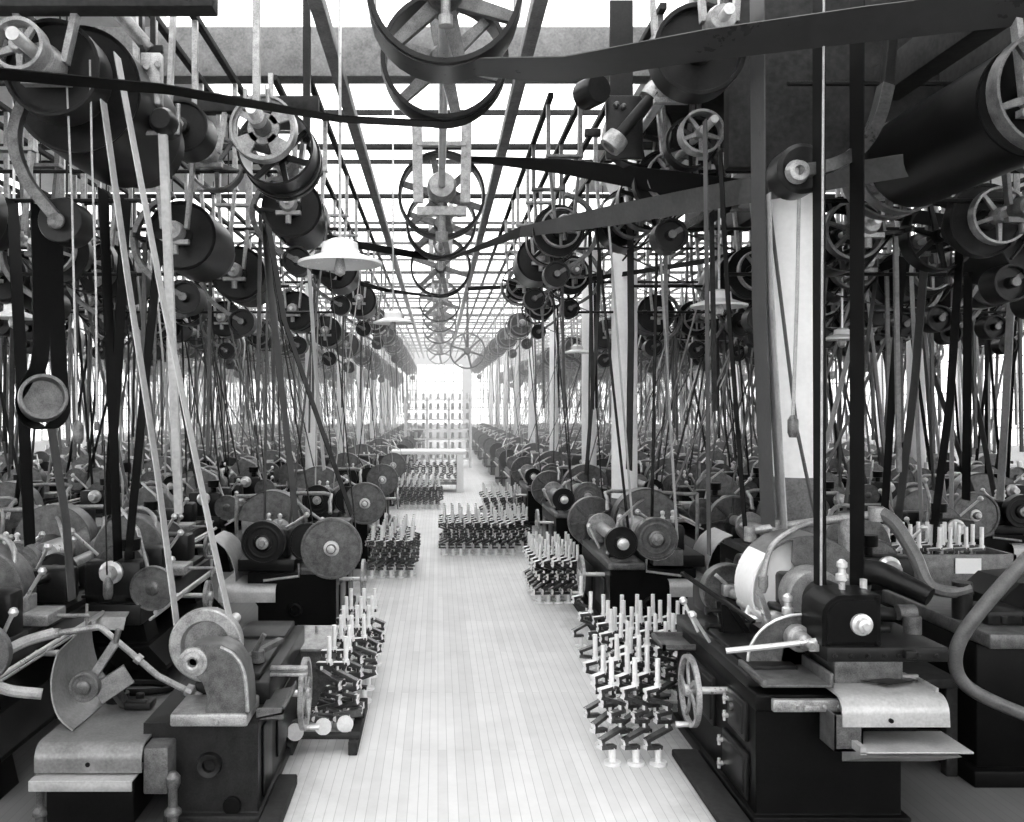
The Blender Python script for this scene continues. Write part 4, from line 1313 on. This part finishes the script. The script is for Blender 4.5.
def lamp(label, px, py, Y, wpx, top):
    c = P(px, py, Y)
    r = wpx / 2 * Y / F
    t = thing('pendant_lamp', label, 'lamp', c)
    MB().cyl(c + Vector((0, 0, r * .45)), (c.x, c.y, top), .012, n=8).build('lamp_rod', STEEL, t)
    MB().lathe(c, (0, 0, 1), [(r, -.02), (r, 0), (r * .45, r * .2), (r * .42, r * .45), (r * .2, r * .55), (0, r * .55), (0, r * .5), (r * .38, r * .4), (r * .4, r * .18), (r * .97, -.02)], 32, True).build('lamp_shade', ENAM, t)
    MB().lathe(c + Vector((0, 0, -.03)), (0, 0, 1), [(0, -.08), (.035, -.06), (.045, -.02), (.03, .05), (.02, .12), (0, .12)], 14).build('lamp_bulb', CASTL, t)


lamp('large flat white lamp reflector nearest the aisle, below the pulley with round holes', 340, 262, 6.7, 84, 6.95)
lamp('white lamp reflector at the left edge', 14, 316, 7.5, 44, 6.9)
lamp('small far lamp reflector over the left side of the aisle', 393, 322, 12, 40, 6.9)
lamp('lamp reflector between the thin belts and the broad dark belt', 719, 305, 8.6, 56, 6.9)
lamp('lamp reflector just beyond the farther black belt', 842, 338, 9.5, 36, 6.9)
lamp('small lamp reflector left of the second white column', 577, 352, 14, 26, 6.9)


# top left gear
def plate_hanger(t, x, y, z, top):
    m = MB()
    for k in (-1, 1):
        m.bar((x + k * .16, y, top), (x + k * .1, y, z), .035, .06, (0, 1, 0))
    m.box((x - .13, y - .03, z - .12), (x + .13, y + .03, z - .08)).lathe((x, y - .09, z), (0, 1, 0), [(.03, 0), (.08, 0), (.095, .05), (.095, .13), (.08, .18), (.03, .18)], 16)
    return m.build('hanger', CASTL, t)


t = thing('countershaft', 'huge dark drum and pulleys filling the top left corner', 'countershaft', (-2.13, 5.4, 4.16))
x, z = -2.13, 4.16
MB().cyl((x, 4.5, z), (x, 7.0, z), .035).build('shaft', STEEL, t)
MB().wheel((x - .06, 4.72, z + .02), (0, 1, 0), .14, .1, 5, .02, .045, .12, .04, .03, 30).build('spoked_pulley', CASTL, t)
MB().disc((x, 5.05, z), (0, 1, 0), .27, .2, .02, .5).build('flat_pulley', IRON2, t)
MB().lathe((x, 5.3, z), (0, 1, 0), [(0, .05), (.36, .03), (.38, 0), (.385, .42), (.38, .84), (0, .84)], 44).build('drum_pulley', IRON2, t)
MB().disc((x, 6.4, z), (0, 1, 0), .3, .2, .02, .5).build('flat_pulley', IRON2, t)
plate_hanger(t, x, 4.9, z, 4.43)
plate_hanger(t, x, 6.75, z, 5.6)
t2 = thing('idler_arm', 'curved iron arm with a roller hanging at the left edge below the huge drum', 'arm', P(65, 222, 5.15))
pp = [P(26, 98, 5.1), P(16, 125, 5.1), P(16, 152, 5.1), P(28, 182, 5.1), P(44, 203, 5.1), P(58, 220, 5.1)]
MB().ribbon(pp, [(0, .06, 0)] * 6, .06, 5).build('arm', CAST, t2)
c = P(64, 222, 5.2)
MB().lathe(c, (0, 1, 0), [(0, -.06), (.06, -.07), (.125, -.06), (.13, -.05), (.13, .14), (0, .14)], 30).build('roller', IRON2, t2)
MB().lathe(P(56, 221, 5.08), (0, -1, 0), [(0, .02), (.03, .02), (.045, .012), (.05, 0), (0, 0)], 20).build('roller_cap', CAST, t2)

t = thing('pipe_bracket', 'pale cast bracket with a slanting pipe at the head of the pale wooden pole', 'bracket', P(155, 60, 5.6))
m = MB().tube([P(112, 5, 5.7), P(152, 52, 5.6)], .045, 12)
m.build('slanting_pipe', CAST, t)
m = MB().box(P(140, 52, 5.55), P(164, 108, 5.62), .01)
for q in ((146, 66), (158, 64), (146, 92), (160, 92)):
    m.cyl(P(q[0], q[1], 5.56), P(q[0], q[1], 5.5), .02, n=10)
m.tube([P(147, 118, 5.55), P(147, 133, 5.55), P(178, 133, 5.55), P(178, 104, 5.55)], .016, 8)
m.build('plate', CASTL, t)
MB().lathe(P(160, 118, 5.42), (0, 1, 0), [(.0, 0), (.06, 0), (.08, .04), (.08, .2), (0, .2)], 18).build('bearing', IRON2, t)
MB().box(P(140, 45, 5.57), P(164, 54, 5.6)).box(P(150, 4, 5.58), P(156, 54, 5.6)).build('rod', IRON2, t)

t = thing('countershaft', 'dark flat pulley with bright rim beside the pale cast bracket', 'countershaft', (-1.94, 6.9, 4.41))
MB().cyl((-1.94, 6.6, 4.41), (-1.94, 8.2, 4.41), .03).build('shaft', STEEL, t)
MB().disc((-1.94, 6.95, 4.41), (0, 1, 0), .2, .3, .02, .8).build('flat_pulley', IRON2, t)
MB().wheel((-1.94, 7.9, 4.41), (0, 1, 0), .24, .12, 5, .02, .06, .14, .04, .03, 30).build('spoked_pulley', CAST, t)
plate_hanger(t, -1.94, 7.55, 4.41, 4.8)

t = thing('countershaft', 'pale pulley with four round holes and a spoked drum, left of the aisle pulleys', 'countershaft', (-1.27, 6.6, 4.31))
x, z = -1.27, 4.31
MB().cyl((x, 6.1, z), (x, 8.1, z), .035).build('shaft', STEEL, t)
o = MB()
o.lathe((x, 6.55, z), (0, 1, 0), [(.24, -.05), (.245, .05), (.22, .05), (.22, -.05)], 40, True)
for k in range(4):
    a = k * PI / 2 + .5
    o.lathe((x, 6.55, z), (0, 1, 0), [(.08, -.015), (.225, -.015), (.225, .015), (.08, .015)], 8, True, a, a + .75)
o.lathe((x, 6.55, z), (0, 1, 0), [(.115, -.015), (.06, -.015), (.06, .015), (.115, .015)], 30, True)
o.lathe((x, 6.55, z), (0, 1, 0), [(.198, -.014), (.225, -.014), (.225, .014), (.198, .014)], 40, True)
o.build('holed_pulley', CASTL, t)
MB().lathe((x, 6.54, z), (0, -1, 0), [(0, .2), (.042, .2), (.05, .18), (.05, .12), (.062, .1), (.066, .02), (0, 0)], 20).build('collar', CAST, t)
MB().wheel((x, 7.25, z), (0, 1, 0), .3, .5, 6, .018, .07, .2, .05, .04, 44).build('drum_pulley', IRON2, t)
for k in (.05, .17):
    MB().lathe((x, 7.25, z), (0, 1, 0), [(.3, k), (.315, k + .01), (.315, k + .07), (.3, k + .08)], 44, True).build('drum_rim', IRON2, t)
plate_hanger(t, x, 7.62, z, 4.8)
m = MB().bar((x, 6.3, 5.75), (x, 6.3, z + .05), .05, .05, (0, 1, 0)).box((x - .1, 6.27, z + .05), (x + .1, 6.33, z + .1), .01).cyl((x, 6.25, z), (x, 6.35, z), .062, n=18)
for k in (-1, 1):
    m.cyl((x + k * .08, 6.3, z + .08), (x + k * .08, 6.3, z + .2), .015, n=8)
m.build('bearing_hanger', CASTL, t)

# the cup-shaped roller in its belt loop
t = thing('hanging_roller', 'cup-shaped roller slung in a belt loop at the left edge', 'roller', P(42, 400, 5.4))
c = P(43, 398, 5.4)
MB().lathe(c, (.5, -1, .12), [(.115, .09), (.135, .09), (.14, .05), (.14, -.1), (0, -.1), (0, -.06), (.115, -.05)], 36, True).build('drum', CAST, t)
MB().cyl(c + Vector((0, .08, 0)), c + Vector((-.05, .2, -.05)), .04).build('axle', IRON2, t)
strand('drive_belt', 'dark belt looped down round the cup-shaped roller', [(39, 205, 5.5), (41, 300, 5.5), (40, 360, 5.45), (28, 385, 5.4), (24, 405, 5.42), (32, 424, 5.45), (50, 428, 5.5), (62, 412, 5.6), (60, 380, 5.65), (56, 300, 5.7), (55, 205, 5.7)], .15, BELT, (.25, 1, 0), .006, 4)

# right side, high
t = thing('countershaft', 'big dark pulley and hanger half hidden behind the broadest belt', 'countershaft', (1.75, 6.0, 4.68))
x, z = 1.75, 4.68
MB().cyl((x, 5.4, z), (x, 8.2, z), .035).build('shaft', STEEL, t)
MB().disc((x, 6.1, z), (0, 1, 0), .31, .2, .03, .35, .09).build('flat_pulley', IRON2, t)
MB().wheel((x, 7.9, z), (0, 1, 0), .3, .16, 6, .02, .06, .18, .04, .03, 32).build('spoked_pulley', IRON2, t)
plate_hanger(t, x, 6.75, z, 5.6)
plate_hanger(t, x, 5.6, z, 5.6)
t = thing('countershaft', 'paired spoked pulleys under the broadest belt, left of the broad dark belt', 'countershaft', (2.03, 7.0, 4.46))
MB().cyl((2.03, 6.6, 4.4), (2.03, 8.3, 4.4), .03).build('shaft', STEEL, t)
MB().wheel((2.03, 6.95, 4.4), (0, 1, 0), .17, .12, 5, .02, .045, .16, .035, .03, 32).build('spoked_pulley', CASTL, t)
MB().wheel((2.03, 7.25, 4.4), (0, 1, 0), .21, .12, 5, .02, .045, .16, .035, .03, 32).build('spoked_pulley', IRON2, t)
plate_hanger(t, 2.03, 7.7, 4.4, 5.0)
t = thing('pipe_bracket', 'dark cast bracket with a jointed slanting pipe right of the big aisle pulleys', 'bracket', P(620, 120, 7.4))
MB().box(P(606, 95, 7.4), P(642, 160, 7.45), .02).box(P(585, 128, 7.38), P(600, 138, 7.44), .01).box(P(610, 0, 7.42), P(632, 100, 7.46)).build('plate', IRON2, t)
MB().tube([P(656, 92, 7.1), P(613, 143, 7.2)], .05, 12).build('slanting_pipe', IRON2, t)
for q in ((654, 94), (614, 142)):
    MB().lathe(P(q[0], q[1], 7.15), (-.6, 0, -.7), [(.055, -.06), (.09, -.06), (.1, 0), (.09, .06), (.055, .06)], 18).build('pipe_collar', CASTL, t)
MB().lathe(P(592, 92, 7.3), (.5, -1, 0), [(0, .1), (.11, .1), (.12, .08), (.12, -.1), (0, -.1)], 24).build('cup', IRON2, t)
m = MB()
for q in ((616, 105), (623, 107)):
    m.lathe(P(q[0], q[1], 7.4), (0, -1, 0), [(0, .05), (.02, .04), (.025, 0), (0, 0)], 12)
m.build('bolt', CAST, t)
t = thing('idler_arm', 'heavy curved iron arm with a pitted roller, in front of the first white column', 'arm', P(798, 172, 5.5))
MB().ribbon([P(797, 172, 5.46), P(830, 166, 5.46), P(858, 150, 5.5), P(876, 122, 5.55), P(886, 86, 5.6)], [(0, .09, 0)] * 5, .075, 5).build('arm', FORGE, t)
MB().lathe(P(797, 172, 5.6), (0, 1, 0), [(0, -.1), (.13, -.1), (.155, -.08), (.155, .1), (0, .1)], 36).build('roller', IRON2, t)
MB().lathe(P(797, 172, 5.45), (0, -1, 0), [(0, .02), (.025, .02), (.03, .05), (.06, .045), (.075, 0), (0, 0)], 20).build('roller_cap', CASTL, t)
MB().bar(P(886, 90, 5.62), P(892, 30, 5.7), .06, .06, (0, 1, 0)).build('arm_bracket', IRON2, t)
t = thing('countershaft', 'long black drum high at the right edge with pale end rims', 'countershaft', (3.28, 5.5, 3.98))
x, z = 3.28, 3.98
MB().cyl((x, 4.6, z), (x, 7.2, z), .04).build('shaft', STEEL, t)
MB().lathe((x, 4.95, z), (0, 1, 0), [(0, .02), (.3, .02), (.32, 0), (.32, 1.25), (.3, 1.27), (0, 1.27)], 44).build('drum_pulley', IRON, t)
for yy in (4.8, 6.35, 6.55):
    MB().wheel((x, yy, z), (0, 1, 0), .33, .1, 5, .016, .08, .12, .05, .03, 40).build('spoked_pulley', CAST, t)
plate_hanger(t, x, 6.85, z, 4.52)
plate_hanger(t, x, 4.88, z, 4.52)

# ------------------------------------------------------------------ bench and rack across the far end of the aisle
t = thing('work_bench', 'white-topped bench with square legs standing across the aisle', 'bench', (.2, 24.2, 0))
MB().box((-1.25, 23.6, 1.0), (.75, 24.9, 1.09), .01).build('bench_top', PAINT, t)
for x in (-1.1, .58):
    for y in (23.7, 24.75):
        MB().box((x - .09, y - .09, 0), (x + .09, y + .09, 1.0), .01).build('leg', PAINT, t)
MB().box((-1.1, 23.7, .2), (.58, 24.7, .26)).build('lower_shelf', TIMBL, t)
stack(-1.0, .5, 23.8, 24.5, 9, 2, .5, 'crankshaft lying under the white-topped bench shelf', 'crankshafts on the bench shelf')
for o in [q for q in bpy.data.objects if q.get('group') == 'crankshafts on the bench shelf']:
    o.location.z = .26
    o['label'] = 'crankshaft standing on the lower shelf of the white-topped bench'
t = thing('parts_rack', 'tall pale rack of parts at the far end of the aisle, beyond the bench', 'rack', (.1, 33, 0))
for x in (-1.2, -.4, .4, 1.2):
    MB().box((x - .04, 33, 0), (x + .04, 33.6, 2.6)).build('upright', PAINT, t)
for i in range(7):
    MB().box((-1.2, 33, .3 + i * .36), (1.2, 33.6, .34 + i * .36)).build('shelf', PAINT, t)
for i in range(7):
    for j in range(9):
        x = -1.08 + j * .27
        if abs(abs(x) - .4) < .1:
            continue
        o = MB().cyl((x, 33.25, .345 + i * .36), (x, 33.25, .57 + i * .36), .06, .05, 12).build('metal_part', STEEL)
        tag(o, 'small round metal part on the tall pale rack beyond the bench', 'metal part', 'metal parts on the pale rack')

# more countershafts crowding the bays close to the camera
for (kd, s_, lv, x, y, lb) in (
        (1, -1, 1, -2.2, 8.3, 'dark drum with idler arm low behind the pulley with round holes'),
        (0, -1, 1, -3.6, 6.9, 'countershaft low in the left bay behind the curved iron arm'),
        (2, -1, 1, -3.6, 8.9, 'cone pulley countershaft in the left bay behind the pale wooden pole'),
        (1, -1, 1, -4.9, 8.6, 'dark drum at the left edge behind the looped belt'),
        (0, 1, 1, 3.45, 8.0, 'dark drum countershaft just right of the first white column'),
        (2, 1, 1, 4.3, 7.4, 'cone pulley countershaft under the long black drum at the right edge'),
        (1, 1, 1, 5.3, 8.6, 'dark drum with idler arm at the right edge below the long black drum'),
        (2, 1, 0, 1.35, 10.4, 'cone pulleys with idler arm over the aisle side, left of the second white column'),
        (1, 1, 0, 1.35, 12.6, 'dark drum with idler arm over the aisle side, just before the second white column'),
        (0, 1, 0, 1.35, 14.9, 'spoked pulley and drum over the aisle side, beyond the second white column'),
        (2, 1, 1, 3.45, 10.2, 'cone pulleys with idler arm low between the first and second white columns'),
        (2, 1, 0, 2.0, 8.2, 'cone pulleys and idler arm left of the first white column')):
    dup(CSHAFTS[kd, s_, lv], (x, y, (4.25, 3.75)[lv]), lb)
# ------------------------------------------------------------------ rows of machines, their countershafts and belts
ORD = ['first', 'second', 'third', 'fourth', 'fifth', 'sixth', 'seventh', 'eighth']
ROWN = ['aisle row', 'second row', 'third row', 'fourth row', 'fifth row', 'sixth row', 'seventh row', 'eighth row']
SIDE = {-1: 'left', 1: 'right'}


def seen(x, y, mgn=.0):
    return -.487 * y - mgn < x < .651 * y + mgn


# (side, row number, edge x, first front y, pitch, what, countershaft x, shaft z, second line x)
ROWS = [(-1, 0, -.99, 8.75, 3.9, 'g', -1.45, 4.25, -2.2), (1, 0, 1.72, 9.0, 4.1, 'g', 2.0, 4.25, 3.45),
        (-1, 1, -2.8, 9.6, 2.7, 'l', -3.6, 3.75, -4.9), (1, 1, 3.4, 9.1, 2.8, 'm', 4.3, 3.75, 5.3),
        (-1, 2, -4.4, 9.9, 2.7, 'm', -4.9, 3.75, 0), (1, 2, 5.0, 9.4, 2.7, 'l', 5.3, 3.75, 6.5),
        (-1, 3, -6.0, 13.4, 2.8, 'l', -6.2, 3.75, 0), (1, 3, 6.6, 11.3, 2.7, 'm', 6.5, 3.75, 0),
        (-1, 4, -7.7, 16.5, 3.0, 'l', -8.3, 3.75, 0), (1, 4, 8.2, 13.5, 2.7, 'l', 8.6, 3.75, 0),
        (-1, 5, -9.6, 20.5, 3.0, 'l', -10.4, 3.75, 0), (1, 5, 10.1, 16.5, 3.0, 'm', 10.6, 3.75, 0),
        (1, 6, 12.0, 20.0, 3.0, 'l', 12.6, 3.75, 0)]
nbelt = 0
EXTRA = MB()


def loop(c1, r1, c2, r2, y, w, m, label, group=None, lean=0):
    global nbelt
    nbelt += 1
    return belt_loop(c1, r1, c2, r2, y, w, m, label, group, lean)


def strands(c1, r1, c2, r2, y, w, lean):
    """the two runs of a far belt, for the uncountable rest of the thicket"""
    for k in (-1, 1):
        a, b = Vector((c1[0] + k * r1, y, c1[1])), Vector((c2[0] + k * r2, y + lean, c2[1]))
        EXTRA.ribbon([a, b], (0, w, 0))


def plan():
    """every machine station, nearest first"""
    out = []
    for row in ROWS:
        s, rn, xe, y0, pitch = row[:5]
        y, k = y0, 0
        while y < 48:
            if seen(xe + s * .4, y + 1, 1.0):
                out.append((y, k, row))
                k += 1
            y += pitch
    out.sort(key=lambda q: q[0])
    return out


for y, k, (s, rn, xe, y0, pitch, what, cx, cz, cx2) in plan():
    near = y < (21 if rn == 0 else 15.5)
    sd = SIDE[s]
    mats = [BELT, BELTM, BELT, BELTM, BELT, BELTP]
    b1, b2, b3 = R.choice(mats), R.choice(mats), R.choice(mats)
    if near:
        kind = (1 if s > 0 else 0) if rn == 0 else R.randrange(2)
        g = what == 'g' or (what == 'm' and k % 2 == 0)
        if rn == 0:
            where = '%s grinder along the aisle on the %s' % (ORD[k + 1], sd)
        else:
            where = '%s machine of the %s on the %s' % (ORD[k], ROWN[rn], sd)
        if g:
            nm = ['grinder with solid faceplate', 'grinder with bare mandrel'][kind]
            dup(GRIND[kind, s], (xe, y, 0), '%s, %s' % (nm, where))
        else:
            dup(LATHE[s], (xe, y, 0), 'lathe with cone pulley, %s' % where)
        lv = 0 if cz > 4 else 1
        ck = R.randrange(3)
        # (offset along the shaft, radius) of the three pulleys that take a belt
        pl = {0: ((-.2, .323), (-.52, .253), (.3, .203)), 1: ((-.2, .303), (-.5, .303), (.35, .243)), 2: ((-.3, .293), (-.5, .223), (.35, .303))}[ck]
        yc = y + .75
        dup(CSHAFTS[ck, s, lv], (cx, yc, cz), 'overhead countershaft above the %s' % where)

        def down(j, x, z, r, yl, w, mm, what_):
            yo, rr = pl[j]
            loop((cx, cz), rr, (xe + s * x, z), r, yc + yo, w, mm, '%s, %s' % (what_, where), None, y + yl - yc - yo)
        if cx2:
            dup(CSHAFTS[1, s, 1], (cx2, y + 1.75, 3.75), 'second, lower countershaft behind the %s' % where)
            loop((cx, cz), pl[2][1], (cx2, 3.75), .303, yc + pl[2][0], .07, b3, 'slanting belt between two countershafts, %s' % where, None, y + 1.35 - yc - pl[2][0])
        if g:
            wx = .45 if kind else .7
            down(0, wx, .97, .123, .67, .12, b1, 'belt from overhead to the wheel spindle')
            if kind == 0:
                down(1, .04, .95, .203, .34, .07, b2, 'belt from overhead to the workhead')
            else:
                down(1, wx, .97, .213, -.02, .08, b2, 'belt from overhead to the front pulley')
            if cx2:
                loop((cx2, 3.75), .303, (xe + s * .75, .95), .12, y + 1.6, .08, b3, 'rear belt from the lower countershaft, %s' % where, None, -.1)
        else:
            down(1, .4, 1.02, .157, .35, .08, b1, 'belt from overhead to the cone pulley')
            down(2, .62, 1.02, .313, 1.1, .07, b2, 'belt from overhead to the guard disc')
    else:
        v = R.randrange(2)
        o = FARM[s, v].copy(); COL.objects.link(o); o.location = (xe, y, 0)
        tag(o, 'small hazy machine among the distant rows on the %s of the hall' % sd, 'machine', 'distant machines on the ' + sd)
        for xx, yy, zz in ((cx, y + .75, cz), (cx2, y + 1.9, 3.75)):
            if xx:
                o = FARC[R.randrange(2)].copy(); COL.objects.link(o); o.location = (xx, yy, zz)
                tag(o, 'small hazy countershaft among the distant rows on the %s of the hall' % sd, 'countershaft', 'distant countershafts on the ' + sd)
        lb, gr = 'thin belt in the distant thicket of belts on the %s of the hall' % sd, 'distant belts on the ' + sd
        for (c1, r1, c2, r2, yy, w, mm, ln) in (((cx, cz), .3, (xe + s * .5, .97), .19, y + .75, .12, b1, -.75 if v else -.2), ((cx, cz), .26, (xe + s * .1, .95), .18, y + .3, .09, b2, 0), ((cx2 or cx, 3.75 if cx2 else cz), .3, (xe + s * .66, 1.0), .2, y + 1.3, .09, b3, .1)):
            if nbelt < 262:
                loop(c1, r1, c2, r2, yy, w, mm, lb, gr, ln)
            else:
                strands(c1, r1, c2, r2, yy, w, ln)
o = EXTRA.build('distant_belting', BELTM)
o['kind'] = 'stuff'
tag(o, 'hazy thicket of countless thin belts at the far end of the hall', 'belting')
print('belts', nbelt, 'cranks', crank_n)
# ------------------------------------------------------------------ clear the patterns the copies came from
def wipe(o):
    for c in list(KIDS.get(o.name, [])):
        for d in list(KIDS.get(c.name, [])):
            bpy.data.objects.remove(d)
        bpy.data.objects.remove(c)
    bpy.data.objects.remove(o)


for d in (CSHAFTS, GRIND, LATHE, FARM, FARC):
    for o in d.values():
        wipe(o)
bpy.data.objects.remove(CR0)
